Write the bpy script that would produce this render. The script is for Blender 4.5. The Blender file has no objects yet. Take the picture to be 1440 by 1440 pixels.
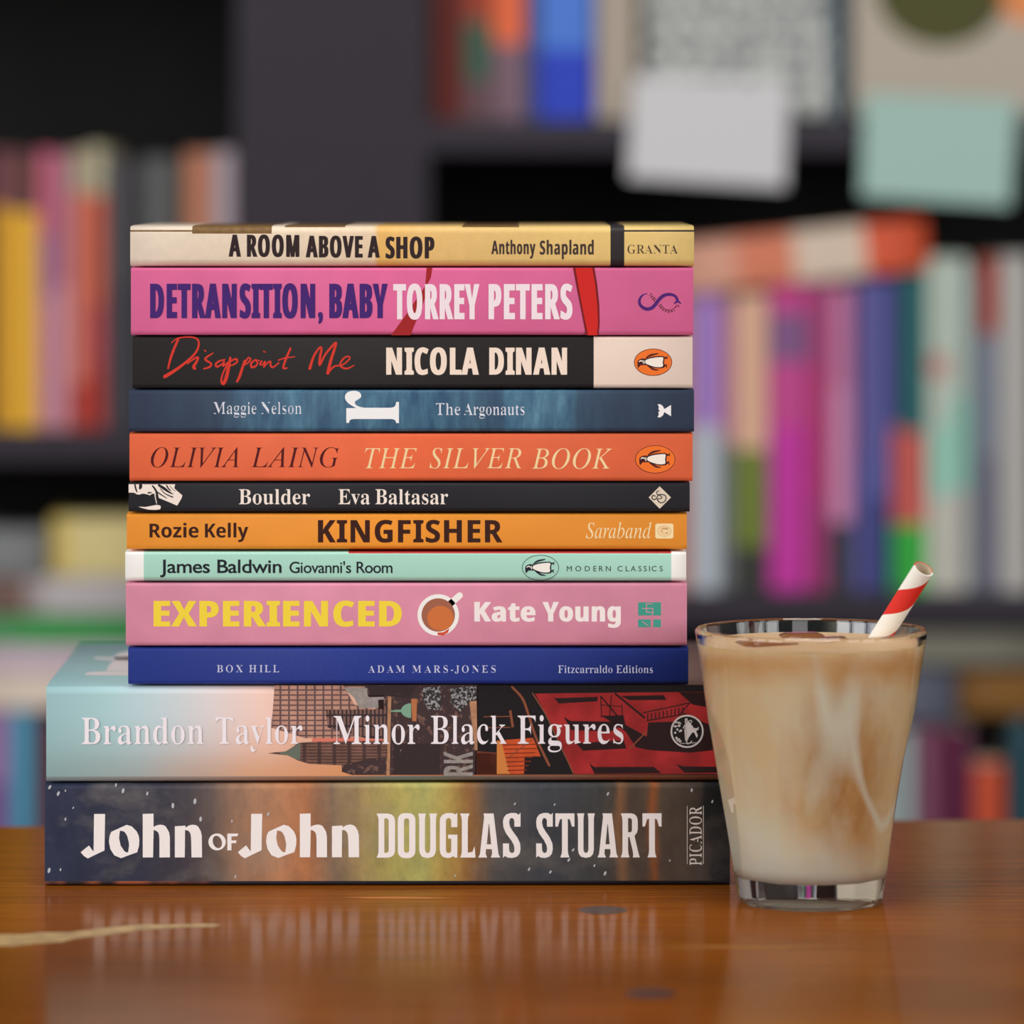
import bpy, bmesh, math, random
from mathutils import Vector, Matrix
from mathutils.geometry import delaunay_2d_cdt
random.seed(7)
scn = bpy.context.scene
C = scn.collection
PI = math.pi

# ------------------------------------------------------------------ camera, world, light, exposure
DIST, FPX, HZ, CAMZ = 1.65, 6600.0, 280.0, 0.2415      # metres, focal length in px, horizon row, eye height over table
cam = bpy.data.cameras.new('camera'); cam.lens = 165; cam.sensor_width = 36
cam.shift_y = (HZ - 720) / 1440
cam.clip_start = .05
cam.dof.use_dof = True; cam.dof.focus_distance = 1.64; cam.dof.aperture_fstop = 6.0
camo = bpy.data.objects.new('camera', cam); C.objects.link(camo)
camo.location = (0, -DIST, CAMZ); camo.rotation_euler = (PI/2, 0, 0)
scn.camera = camo

world = bpy.data.worlds.new('world'); scn.world = world; world.use_nodes = True
world.node_tree.nodes['Background'].inputs[0].default_value = (.93, .96, 1, 1)
world.node_tree.nodes['Background'].inputs[1].default_value = 0.20

def area(name, loc, target, sx, sy, watts, col=(1, 1, 1)):
    l = bpy.data.lights.new(name, 'AREA'); l.shape = 'RECTANGLE'; l.size = sx; l.size_y = sy
    l.energy = watts; l.color = col
    o = bpy.data.objects.new(name, l); C.objects.link(o); o.location = loc
    d = Vector(target) - Vector(loc); o.rotation_euler = d.to_track_quat('-Z', 'Y').to_euler()
    return o
for wx, wy, ww, watts in ((-2.2, -2.9, .9, 30), (-2.5, -1.75, .8, 24), (-2.5, -.7, .7, 15), (2.3, -2.8, .8, 21), (2.5, -1.7, .7, 16), (2.5, -.7, .6, 11), (.7, -4.2, 1.2, 14)):
    area('window_light', (wx, wy, 1.05), (0, .2, .1), ww, 1.8, watts, (1, .985, .97))  # unseen windows split into panes, further ones added for reflections in the glass
area('ceiling_light', (0.1, -.5, 2.0), (0, .25, 0), 1.2, .8, 20, (1, .97, .93))

vs = scn.view_settings
vs.view_transform = 'Standard'; vs.look = 'None'; vs.gamma = 1; vs.exposure = 0.0; vs.use_curve_mapping = False

# ------------------------------------------------------------------ helpers
S0 = DIST / FPX                                   # metres per px on the plane of the spines
def at(px, py, Y=0.0):                            # a pixel of the photo -> point on the plane at depth Y
    s = (DIST + Y) / FPX
    return Vector(((px - 720) * s, Y, CAMZ + (HZ - py) * s))
def on_table(px, py):
    d = CAMZ * FPX / (py - HZ)
    return Vector(((px - 720) * d / FPX, d - DIST, 0))
def lin(c):
    c /= 255.0
    return c / 12.92 if c <= .04045 else ((c + .055) / 1.055) ** 2.4
GAIN = 1.18
def col(rgb, g=None):
    g = GAIN if g is None else g
    return tuple(min(.9, lin(v) * g) for v in rgb) + (1,)

_mats = {}
def mat(rgb, rough=.5, spec=.22, g=None, noise=0, nscale=900, coat=0, stretch=None, key=None):
    k = (tuple(rgb), rough, spec, g, noise, nscale, coat, stretch, key)
    if k in _mats: return _mats[k]
    m = bpy.data.materials.new('paint'); m.use_nodes = True
    nt = m.node_tree; b = nt.nodes['Principled BSDF']
    b.inputs['Base Color'].default_value = col(rgb, g)
    b.inputs['Roughness'].default_value = rough
    b.inputs['Specular IOR Level'].default_value = spec
    b.inputs['Coat Weight'].default_value = coat
    if noise:
        tc = nt.nodes.new('ShaderNodeTexCoord'); n = nt.nodes.new('ShaderNodeTexNoise')
        n.inputs['Scale'].default_value = nscale; n.inputs['Detail'].default_value = 4
        src = tc.outputs['Object']
        if stretch:
            mp = nt.nodes.new('ShaderNodeMapping'); mp.inputs['Scale'].default_value = stretch
            nt.links.new(src, mp.inputs['Vector']); src = mp.outputs['Vector']
        nt.links.new(src, n.inputs['Vector'])
        r = nt.nodes.new('ShaderNodeValToRGB')
        c0 = col(rgb, g)
        r.color_ramp.elements[0].position = .3; r.color_ramp.elements[1].position = .7
        r.color_ramp.elements[0].color = tuple(v * (1 - noise) for v in c0[:3]) + (1,)
        r.color_ramp.elements[1].color = tuple(min(.95, v * (1 + noise)) for v in c0[:3]) + (1,)
        nt.links.new(n.outputs['Fac'], r.inputs['Fac']); nt.links.new(r.outputs['Color'], b.inputs['Base Color'])
    _mats[k] = m
    return m

class NT:                                         # small node-tree writer
    def __init__(s, name, rough=.4, spec=.4):
        s.m = bpy.data.materials.new(name); s.m.use_nodes = True; s.t = s.m.node_tree
        s.b = s.t.nodes['Principled BSDF']
        s.b.inputs['Roughness'].default_value = rough; s.b.inputs['Specular IOR Level'].default_value = spec
    def n(s, typ, **kw):
        x = s.t.nodes.new('ShaderNode' + typ)
        for k, v in kw.items(): setattr(x, k, v)
        return x
    def val(s, sock, v):
        if hasattr(v, 'is_linked'): s.t.links.new(v, sock)
        else: sock.default_value = v
    def math(s, op, a, b=0.0, c=0.0, clamp=False):
        x = s.n('Math', operation=op); x.use_clamp = clamp
        s.val(x.inputs[0], a); s.val(x.inputs[1], b); s.val(x.inputs[2], c); return x.outputs[0]
    def obj(s):
        x = s.n('TexCoord'); y = s.n('SeparateXYZ'); s.t.links.new(x.outputs['Object'], y.inputs[0])
        return x.outputs['Object'], y.outputs[0], y.outputs[1], y.outputs[2]
    def noise(s, vec, scale, detail=3, stretch=None, rough=.5, off=None):
        if stretch:
            mp = s.n('Mapping'); mp.inputs['Scale'].default_value = stretch
            if off: mp.inputs['Location'].default_value = off
            s.t.links.new(vec, mp.inputs['Vector']); vec = mp.outputs['Vector']
        x = s.n('TexNoise'); x.inputs['Scale'].default_value = scale; x.inputs['Detail'].default_value = detail
        x.inputs['Roughness'].default_value = rough
        s.t.links.new(vec, x.inputs['Vector']); return x.outputs['Fac']
    def ramp(s, fac, stops, interp='LINEAR'):     # more than 32 stops are split by the caller
        x = s.n('ValToRGB'); r = x.color_ramp; r.interpolation = interp
        while len(r.elements) < len(stops): r.elements.new(.5)
        for e, (p, c) in zip(r.elements, stops): e.position = p; e.color = c if len(c) == 4 else tuple(c) + (1,)
        s.val(x.inputs[0], fac); return x.outputs['Color']
    def mix(s, f, a, b, blend='MIX'):
        x = s.n('Mix', data_type='RGBA', blend_type=blend)
        s.val(x.inputs[0], f); s.val(x.inputs[6], a); s.val(x.inputs[7], b); return x.outputs[2]

def obj(name, bm, mats, parent=None, smooth=False):
    me = bpy.data.meshes.new(name)
    bmesh.ops.recalc_face_normals(bm, faces=bm.faces) if smooth != 'keep' else None
    if smooth:
        for f in bm.faces: f.smooth = True
    bm.to_mesh(me); bm.free()
    for m in (mats if isinstance(mats, (list, tuple)) else [mats]): me.materials.append(m)
    o = bpy.data.objects.new(name, me); C.objects.link(o)
    if parent: o.parent = parent
    return o
def smooth_by_angle(o, deg=35):
    me = o.data
    for p in me.polygons: p.use_smooth = True
    me.set_sharp_from_angle(angle=math.radians(deg))
def thing(name, label, cat, loc=(0, 0, 0), rotz=0, group=None):
    o = bpy.data.objects.new(name, None); C.objects.link(o); o.empty_display_size = .02
    o.location = loc; o.rotation_euler = (0, 0, rotz); tag(o, label, cat, group); return o
def tag(o, label, cat, group=None):
    o['label'] = label; o['category'] = cat
    if group: o['group'] = group
    return o
def box(bm, x0, x1, y0, y1, z0, z1, bevel=0, mi=0):
    r = bmesh.ops.create_cube(bm, size=1)
    vs_ = r['verts']
    for v in vs_:
        v.co = Vector(((x0 + x1)/2 + v.co.x*(x1 - x0), (y0 + y1)/2 + v.co.y*(y1 - y0), (z0 + z1)/2 + v.co.z*(z1 - z0)))
    fs = {f for v in vs_ for f in v.link_faces}
    for f in fs: f.material_index = mi
    if bevel:
        es = list({e for v in vs_ for e in v.link_edges})
        bmesh.ops.bevel(bm, geom=es, offset=bevel, segments=2, affect='EDGES', profile=.5)

# ------------------------------------------------------------------ lettering: glyph outlines, re-proportioned and re-weighted
# outlines in 1/1000 of the capital height: advance, contours as first point and steps
GLYPHS = {
  'serif': {
    ' ': (410, ''),
    '-': (476, '417 394 -358 0 0 -137 358 0'),
    'A': (959, '-19 0 0 40 32 4 27 13 23 22 22 35 23 50 345 860 40 -2 351 -832 48 -99 22 -29 26 -17 33 -5 0 -40 -470 0 0 40 43 2 33 7 24 13 15 17 3 31 -22 68 -44 113 -328 0 -59 -150 -3 -23 3 -36 13 -18 21 -14 31 -8 47 -2 0 -40|249 353 282 0 -143 348'),
    'B': (972, '35 0 0 38 53 7 37 15 22 25 12 39 5 56 0 630 -8 81 -9 27 -15 19 -20 14 -26 8 -52 4 0 37 450 0 139 -9 108 -28 77 -46 47 -64 15 -83 -9 -67 -29 -57 -48 -45 -68 -35 -86 -23 104 -28 81 -39 58 -51 34 -62 12 -74 -4 -52 -13 -48 -21 -42 -29 -38 -37 -33 -45 -27 -52 -22 -58 -15 -66 -9 -72 -3|400 553 57 2 72 14 27 13 22 16 17 21 13 26 10 32 7 81 -5 72 -16 55 -13 21 -15 17 -19 13 -24 9 -58 8 -34 -3 -22 -10 -11 -16 -6 -27 -2 -39|523 55 31 7 27 11 23 15 18 20 14 24 19 65 6 85 -9 86 -10 35 -15 29 -19 24 -23 18 -30 15 -35 10 -120 8 0 -364 3 -35 9 -26 15 -16 25 -10'),
    'C': (1028, '563 -24 -57 3 -55 8 -53 14 -49 18 -47 25 -44 28 -40 33 -36 38 -32 41 -28 45 -23 49 -18 52 -13 54 -8 58 -2 59 2 60 8 56 13 54 19 51 23 49 28 45 33 40 36 37 40 33 45 29 47 24 51 19 52 13 56 8 58 3 86 -9 98 -27 80 -29 38 1 17 8 14 14 11 18 7 24 39 0 0 -345 -37 0 -22 53 -25 48 -27 43 -31 39 -35 34 -36 28 -38 23 -40 16 -42 9 -43 3 -97 -19 -74 -57 -54 -95 -32 -133 -10 -172 11 -160 36 -125 59 -89 82 -54 107 -17 70 7 70 22 69 37 64 51 57 64 41 -38 -65 -79 -75 -61 -83 -44 -93 -26'),
    'D': (1088, '44 0 0 38 49 6 33 12 21 20 11 36 4 52 0 658 -4 60 -14 41 -24 23 -37 13 -51 4 0 37 455 0 101 -5 91 -16 80 -26 71 -36 60 -47 50 -56 38 -65 28 -74 17 -83 5 -92 -21 -180 -63 -140 -106 -100 -147 -60 -190 -20|543 58 49 13 42 22 37 31 30 40 25 50 19 58 14 68 8 77 3 86 -11 161 -34 126 -56 90 -78 53 -101 18 -39 -3 -26 -10 -14 -18 -9 -31 -2 -44 0 -687 2 -43 9 -30 14 -18 26 -10 17 -3'),
    'E': (971, '31 0 0 37 54 4 39 14 23 23 14 39 4 54 0 639 -4 66 -14 44 -11 14 -30 19 -43 9 -28 1 0 37 841 0 0 -298 -34 0 -9 52 -15 44 -19 38 -23 32 -29 24 -34 19 -41 15 -48 11 -54 6 -109 1 -38 -10 -11 -11 -10 -40 -1 -30 0 -313 61 2 33 6 29 10 25 14 20 19 32 51 24 72 8 44 35 0 0 -498 -37 0 -8 64 -14 53 -20 40 -27 31 -33 20 -42 13 -86 7 0 -341 3 -37 10 -25 18 -14 30 -8 44 -3 81 4 70 12 60 20 52 29 45 39 39 51 34 63 16 36 41 0 -61 -314'),
    'F': (888, '34 0 0 38 53 9 38 16 22 25 12 40 5 56 0 639 -5 55 -14 38 -23 23 -38 15 -53 9 0 37 833 0 0 -298 -35 0 -15 67 -21 55 -28 43 -37 33 -47 23 -60 15 -74 8 -87 0 -37 -8 -11 -8 -7 -12 -5 -43 0 -332 54 2 33 6 29 10 25 14 21 19 18 23 27 61 17 83 40 0 0 -501 -39 0 -17 91 -12 36 -15 30 -18 23 -21 19 -25 14 -30 10 -87 8 0 -314 2 -39 6 -31 10 -25 18 -18 24 -12 34 -8 69 -6 0 -38'),
    'G': (1115, '588 -22 -62 2 -58 8 -56 13 -52 18 -50 24 -45 28 -41 32 -37 37 -33 41 -28 45 -24 49 -18 52 -13 55 -8 59 -3 62 3 60 8 57 13 54 18 51 24 48 28 44 32 41 36 37 40 32 44 29 47 24 49 18 52 14 54 7 57 3 95 -9 99 -26 77 -28 33 1 16 7 24 31 11 24 40 0 0 -346 -38 0 -28 68 -35 60 -41 53 -45 44 -50 35 -53 24 -55 12 -28 1 -96 -18 -75 -57 -53 -95 -32 -133 -11 -170 3 -88 9 -79 15 -71 21 -61 27 -53 33 -43 37 -34 42 -24 46 -14 52 -5 59 5 42 15 26 26 15 36 5 46 -1 150 -9 41 -19 27 -33 16 -52 8 -33 2 0 35 494 0 0 -35 -50 -5 -35 -12 -20 -20 -11 -33 -4 -48 0 -219 -77 -30 -78 -24 -78 -17 -79 -11'),
    'H': (1149, '34 0 0 38 53 7 38 14 22 24 12 39 5 55 0 655 -5 50 -13 36 -22 23 -37 15 -52 7 0 37 496 0 0 -37 -70 -11 -23 -8 -17 -14 -11 -18 -10 -80 0 -282 351 0 0 282 -6 68 -8 21 -14 17 -19 10 -85 15 0 37 495 0 0 -37 -54 -8 -36 -14 -21 -22 -12 -36 -4 -51 0 -655 4 -52 12 -39 22 -25 36 -16 53 -7 0 -38 -495 0 0 38 53 6 38 14 23 22 13 39 5 58 0 308 -351 0 0 -308 4 -55 13 -39 22 -24 38 -14 54 -7 0 -38'),
    'I': (572, '29 0 0 38 53 9 38 14 25 22 15 34 5 48 0 685 -4 46 -13 32 -22 19 -39 11 -58 5 0 37 508 0 0 -37 -55 -5 -39 -11 -23 -19 -14 -32 -5 -46 0 -680 7 -61 8 -22 15 -17 21 -12 88 -20 0 -38'),
    'J': (726, '239 -143 -54 4 -49 12 -44 20 -37 26 -30 32 -21 37 -10 41 0 41 10 36 20 27 26 20 31 10 35 0 32 -9 26 -18 19 -26 9 -31 1 -31 -6 -26 -28 -60 2 -21 7 -13 12 -9 40 -7 38 5 27 16 17 27 9 38 3 49 0 758 -7 79 -10 26 -16 21 -23 14 -30 9 -64 9 0 37 516 0 0 -37 -70 -12 -23 -11 -16 -16 -11 -22 -10 -97 0 -610 -12 -122 -39 -94 -64 -68 -90 -41'),
    'L': (937, '34 0 0 38 53 7 38 14 22 24 12 39 5 55 0 655 -5 51 -13 37 -22 23 -37 14 -52 6 0 37 514 0 0 -37 -78 -6 -26 -9 -20 -14 -13 -20 -8 -26 -4 -56 0 -651 4 -66 7 -22 11 -15 17 -9 55 -8 60 1 74 8 63 17 54 27 46 38 40 49 36 62 31 76 40 0 -56 -339'),
    'M': (1392, '31 0 0 38 52 7 38 14 25 23 14 38 5 54 0 665 -6 63 -9 20 -14 16 -20 11 -84 14 0 37 374 0 290 -687 291 687 368 0 0 -37 -49 -8 -36 -15 -22 -24 -14 -36 -4 -50 0 -643 7 -79 8 -26 14 -19 18 -12 77 -13 0 -38 -485 0 0 38 69 12 22 10 17 15 11 22 11 86 0 693 -366 -876 -40 0 -361 854 0 -678 5 -59 14 -39 26 -23 40 -12 55 -5 0 -38'),
    'N': (1084, '885 -24 -650 792 0 -595 4 -55 12 -37 22 -23 38 -14 55 -6 0 -38 -326 0 0 38 67 9 22 9 16 15 11 20 11 82 0 680 -80 92 -29 14 -18 4 0 37 304 0 514 -630 0 459 -6 68 -9 23 -14 16 -19 12 -83 15 0 37 326 0 0 -37 -53 -6 -37 -14 -21 -23 -12 -38 -4 -55 0 -851'),
    'O': (1153, '529 -22 -82 13 -77 25 -70 37 -64 47 -56 56 -45 65 -36 73 -25 79 -12 83 0 88 12 83 25 79 36 72 46 65 56 57 65 47 72 37 79 25 85 13 88 0 82 -12 77 -25 70 -37 63 -46 55 -56 46 -64 36 -73 25 -79 13 -85 0 -89 -13 -83 -25 -79 -36 -73 -47 -65 -56 -56 -64 -47 -73 -37 -78 -25 -85 -13|581 27 91 18 71 57 50 95 30 133 10 170 -2 89 -9 79 -14 71 -20 62 -25 52 -30 44 -34 33 -39 24 -42 15 -47 4 -91 -18 -71 -57 -50 -95 -30 -133 -10 -170 2 -88 9 -80 14 -70 20 -62 25 -53 31 -43 34 -34 38 -24 43 -15'),
    'P': (917, '34 0 0 38 53 7 38 14 22 24 12 39 5 55 0 655 -5 50 -13 36 -22 23 -37 15 -52 7 0 37 434 0 134 -5 98 -17 65 -26 50 -35 39 -44 28 -52 14 -60 1 -32 -3 -49 -12 -44 -18 -40 -26 -36 -34 -33 -40 -27 -48 -21 -55 -16 -62 -9 -69 -3 -131 0 0 -274 4 -55 13 -39 22 -24 38 -14 54 -7 0 -38|400 504 84 2 36 6 30 10 26 15 21 18 16 22 12 29 15 72 0 88 -12 73 -10 29 -14 24 -17 20 -22 15 -26 11 -30 7 -51 1 -26 -5 -17 -10 -10 -17 -5 -39'),
    'R': (1038, '34 0 0 38 53 7 38 14 22 24 12 39 5 55 0 655 -5 50 -13 36 -22 23 -37 15 -52 7 0 37 441 0 84 -3 75 -7 67 -13 57 -19 48 -23 39 -29 31 -34 21 -40 14 -46 4 -51 -9 -69 -27 -58 -45 -49 -63 -39 -80 -29 256 -380 37 -47 17 -14 21 -9 32 -3 0 -38 -312 0 -301 466 -42 0 0 -289 4 -55 13 -39 22 -24 38 -14 54 -7 0 -38|400 513 90 2 39 7 33 11 29 15 23 19 19 24 15 29 10 34 9 83 -7 76 -21 59 -35 41 -49 26 -62 8 -41 -3 -27 -9 -14 -17 -9 -29 -2 -42'),
    'S': (857, '94 -24 0 371 43 0 16 -61 18 -55 22 -47 24 -41 28 -34 30 -27 34 -22 38 -15 41 -9 44 -4 62 8 50 22 37 36 23 45 8 53 -5 38 -14 34 -23 31 -33 27 -43 25 -137 68 -92 52 -69 55 -27 29 -22 30 -16 32 -12 35 -7 37 -1 75 12 64 24 56 36 48 44 39 54 29 59 18 66 6 77 -7 161 -39 14 -2 26 8 15 23 5 17 41 0 0 -323 -37 0 -20 62 -27 57 -34 49 -39 41 -43 32 -46 22 -48 11 -54 0 -50 -13 -40 -25 -29 -36 -14 -42 0 -46 12 -40 25 -34 36 -30 77 -44 142 -66 66 -34 53 -35 41 -37 31 -39 21 -41 14 -45 6 -49 -1 -64 -14 -68 -29 -60 -42 -52 -54 -41 -66 -31 -75 -19 -115 -5 -59 6 -139 41 -25 -1 -12 -6 -16 -23 -7 -20'),
    'T': (929, '202 0 0 38 56 5 40 14 25 25 14 39 5 56 0 774 -59 -2 -41 -8 -37 -13 -33 -19 -29 -23 -25 -29 -20 -33 -16 -38 -12 -42 -7 -46 -39 0 0 302 877 0 0 -304 -37 0 -19 92 -37 71 -54 52 -73 30 -103 10 0 -774 5 -57 14 -40 24 -24 40 -13 59 -5 0 -38'),
    'X': (1034, '25 0 0 38 38 5 36 13 34 21 33 30 32 39 227 311 -254 391 -55 73 -24 23 -27 14 -34 5 0 37 504 0 0 -37 -63 -2 -24 -6 -17 -10 -10 -15 -3 -27 8 -23 16 -27 139 -217 125 184 25 41 12 34 2 14 -4 19 -12 15 -21 11 -28 6 -37 3 0 37 363 0 0 -37 -33 -1 -47 -11 -42 -23 -40 -34 -61 -74 -166 -239 290 -456 42 -55 18 -17 22 -11 30 -4 0 -38 -495 0 0 38 47 2 29 7 21 10 12 14 4 19 -5 28 -29 56 -143 227 -158 -224 -19 -32 -10 -46 4 -22 13 -17 22 -12 31 -7 39 -3 0 -38'),
    'a': (755, '559 -22 -40 4 -32 12 -24 19 -16 28 -7 36 -42 -35 -43 -27 -46 -19 -49 -11 -51 -4 -56 7 -46 21 -34 35 -22 43 -7 52 4 37 11 35 19 32 27 29 34 27 94 49 127 47 77 22 -1 136 -9 39 -17 28 -26 19 -37 9 -57 -1 -27 -6 -19 -9 -12 -13 -3 -22 33 -57 7 -22 0 -26 -9 -27 -19 -22 -25 -15 -30 -8 -34 0 -30 9 -24 17 -16 25 -9 31 1 37 11 38 23 34 34 30 42 24 50 19 58 11 63 4 60 -2 52 -7 44 -12 37 -16 30 -20 24 -26 18 -31 13 -36 7 -41 3 -46 0 -325 3 -44 4 -10 7 -6 24 1 23 13 19 -31 -30 -29 -31 -23 -33 -17 -34 -10|340 74 42 16 23 16 32 33 0 233 -64 -21 -50 -29 -35 -38 -21 -45 -7 -55 2 -39 9 -31 15 -23 20 -13'),
    'c': (645, '342 -22 -64 7 -60 22 -54 36 -45 48 -36 58 -26 67 -13 74 1 81 14 78 29 71 41 61 52 50 61 38 68 24 73 8 78 -8 63 -22 25 -16 22 -19 17 -22 12 -23 7 -25 1 -43 -8 -28 -15 -22 -22 -16 -28 -8 -48 3 -24 13 -18 20 -11 29 -3 102 -7 16 -13 11 -17 7 -22 2 -45 -10 -36 -29 -25 -48 -15 -67 -5 -86 2 -62 7 -55 11 -49 15 -42 20 -37 23 -30 27 -23 29 -17 33 -10 35 -3 31 3 30 9 30 15 29 20 28 27 29 -25 -46 -56 -52 -43 -57 -31 -61 -19'),
    'd': (813, '307 -22 -59 7 -53 22 -48 35 -39 47 -31 57 -22 66 -11 72 0 83 12 82 23 72 33 62 42 50 50 36 56 23 60 7 40 -3 37 -10 34 -17 31 -24 28 -30 0 266 -4 32 -11 23 -20 15 -29 10 -40 4 0 35 315 0 0 -835 2 -38 6 -28 11 -18 22 -12 34 -9 0 -36 -103 -8 -118 -22 -65 -16 0 108 -27 -39 -32 -30 -37 -22 -41 -13|390 63 27 9 26 19 24 26 23 50 0 364 -9 27 -17 24 -24 19 -28 12 -30 4 -26 -3 -22 -8 -20 -14 -15 -19 -23 -55 -13 -79 -5 -103 4 -100 13 -77 22 -55 15 -18 18 -13 22 -8'),
    'e': (661, '338 -22 -66 7 -59 22 -53 35 -44 48 -35 60 -24 71 -13 80 0 84 13 76 26 67 36 58 46 48 54 36 60 22 66 7 49 -3 44 -10 40 -17 37 -24 31 -30 27 -36 21 -42 15 -47 9 -52 3 -74 -364 0 8 -97 22 -76 36 -55 51 -32 64 -11 34 4 33 11 31 19 29 27 28 35 32 -30 -46 -65 -51 -51 -58 -36 -63 -22|255 422 187 0 0 85 -6 59 -12 42 -20 28 -31 14 -19 2 -36 -8 -27 -25 -20 -41 -12 -57'),
    'g': (718, '266 -307 -92 13 -38 12 -31 15 -27 18 -20 19 -15 21 -9 22 -3 23 5 28 14 24 24 22 33 18 43 16 -35 20 -28 22 -20 25 -11 26 -4 29 6 42 20 37 33 34 49 32 64 31 -63 30 -49 37 -35 45 -21 52 -7 60 6 53 18 47 31 42 39 34 49 28 57 18 63 10 68 0 67 -10 65 -20 184 0 0 -80 -108 0 34 -53 16 -57 1 -56 -11 -48 -22 -42 -31 -37 -39 -29 -47 -22 -53 -14 -72 -4 -53 3 -28 -4 -25 -10 -20 -17 -13 -19 -4 -23 4 -17 10 -14 18 -10 25 -5 107 -2 85 -3 70 -10 54 -15 41 -22 29 -30 19 -37 9 -46 -3 -67 -11 -37 -19 -33 -27 -30 -34 -26 -41 -22 -49 -16 -56 -13 -62 -7|365 275 32 15 21 30 13 46 6 61 0 73 -6 61 -13 45 -21 29 -32 15 -39 0 -32 -15 -22 -29 -14 -45 -6 -61 0 -73 6 -61 14 -46 22 -30 32 -15|434 -251 63 14 45 22 27 31 9 39 -5 27 -15 20 -25 13 -36 7 -47 3 -238 0 -33 -30 -16 -35 0 -34 15 -28 30 -25 45 -18 62 -9'),
    'h': (836, '40 0 0 35 30 4 21 10 14 16 7 24 3 33 0 754 -2 33 -7 24 -13 17 -21 11 -31 5 0 34 283 0 0 -414 35 40 39 32 42 23 45 14 49 4 69 -9 54 -28 38 -47 23 -66 8 -84 0 -343 2 -32 7 -24 12 -16 21 -10 30 -5 0 -35 -354 0 0 35 33 4 17 10 12 18 8 24 2 31 0 354 -2 44 -6 33 -12 24 -20 14 -31 5 -27 -3 -25 -10 -24 -16 -23 -22 -22 -29 0 -394 3 -32 6 -24 12 -16 21 -10 29 -5 0 -35'),
    'i': (435, '203 796 -33 10 -28 21 -20 28 -10 32 0 37 10 33 20 28 28 21 33 10 36 0 33 -10 28 -21 20 -28 11 -33 0 -37 -11 -32 -21 -28 -28 -21 -32 -10|40 0 0 35 31 5 21 10 13 14 8 24 2 34 0 431 -2 38 -6 26 -11 15 -20 9 -32 4 2 36 280 0 0 -559 2 -32 6 -24 12 -15 20 -11 29 -5 0 -35'),
    'k': (788, '38 0 0 35 32 5 22 10 13 15 8 24 2 33 0 751 -2 36 -6 26 -10 15 -21 10 -32 5 2 35 278 0 0 -630 175 174 23 29 12 26 -2 24 -9 9 -37 11 -35 2 0 36 307 0 0 -36 -33 -5 -33 -9 -31 -15 -29 -20 -29 -25 -115 -112 272 -384 24 -25 27 -13 15 -2 0 -35 -363 0 0 35 31 2 23 11 8 21 -16 39 -152 215 -33 -28 0 -173 3 -32 6 -24 12 -15 21 -11 29 -5 0 -35'),
    'l': (438, '40 0 0 35 31 5 21 10 13 14 8 24 2 34 0 751 -2 35 -6 25 -10 17 -21 10 -32 5 0 35 282 0 0 -878 2 -32 6 -24 12 -15 20 -11 29 -5 0 -35'),
    'n': (836, '40 0 0 35 30 4 21 10 14 16 7 24 3 33 0 434 -2 33 -7 25 -13 17 -21 11 -31 4 0 35 283 0 0 -94 35 40 38 32 42 22 45 14 50 4 69 -9 54 -28 38 -47 23 -66 8 -84 0 -343 2 -32 7 -24 12 -16 21 -10 30 -5 0 -35 -354 0 0 35 33 4 17 10 12 18 8 24 2 31 0 354 -2 44 -6 33 -12 24 -20 14 -31 5 -27 -3 -25 -10 -24 -16 -23 -22 -22 -29 0 -394 3 -32 6 -24 12 -16 21 -10 29 -5 0 -35'),
    'o': (739, '332 -20 -70 15 -64 30 -54 43 -44 55 -32 65 -20 72 -7 78 7 80 20 73 32 65 44 54 54 43 63 29 70 15 75 0 70 -14 62 -30 54 -42 44 -53 33 -65 20 -73 7 -82 -7 -81 -20 -73 -33 -65 -43 -53 -54 -42 -62 -30 -69 -14|370 25 24 3 20 7 18 12 15 17 17 35 13 79 5 123 -1 109 -8 114 -17 70 -12 23 -15 17 -17 12 -19 8 -23 2 -24 -2 -21 -8 -18 -12 -14 -17 -11 -23 -16 -71 -8 -112 1 -175 9 -103 9 -34 17 -35 15 -17 17 -12 21 -8'),
    'r': (631, '40 0 0 35 31 5 21 10 13 14 8 24 2 34 0 431 -2 39 -6 26 -12 14 -20 9 -31 4 2 36 274 0 0 -128 33 51 37 41 42 30 40 18 40 6 44 -5 35 -15 25 -25 15 -32 5 -38 -4 -32 -12 -26 -20 -21 -25 -13 -31 -4 -27 3 -21 9 -55 63 -17 7 -22 -1 -24 -13 -23 -26 -17 -37 -9 -45 -2 -26 0 -300 4 -34 10 -25 18 -14 31 -9 44 -5 0 -35'),
    's': (633, '307 -21 -55 11 -73 27 -32 1 -21 -13 -14 -24 -34 0 0 251 39 0 21 -68 32 -56 42 -42 46 -25 50 -9 40 5 32 12 23 20 14 27 5 32 -3 24 -10 22 -16 21 -22 18 -136 72 -56 32 -43 36 -30 39 -19 43 -6 49 3 36 7 33 12 31 17 29 22 26 27 22 29 17 34 13 37 7 72 0 112 -26 24 -1 16 10 13 20 29 0 0 -214 -34 0 -22 57 -30 46 -37 34 -40 20 -45 6 -34 -3 -27 -11 -20 -18 -12 -22 -4 -27 4 -26 11 -23 18 -19 59 -36 127 -64 47 -33 34 -35 22 -43 12 -52 -2 -71 -7 -37 -13 -34 -18 -30 -23 -26 -28 -22 -30 -18 -34 -12 -37 -8'),
    't': (501, '271 -21 -62 7 -26 9 -21 12 -17 16 -25 42 -12 57 -2 34 0 456 -62 0 0 46 124 124 87 105 28 44 34 0 0 -250 139 0 0 -69 -139 0 0 -432 7 -59 9 -18 15 -11 21 -4 20 4 18 9 17 15 29 48 35 -19 -30 -60 -37 -46 -43 -33 -50 -20'),
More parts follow.
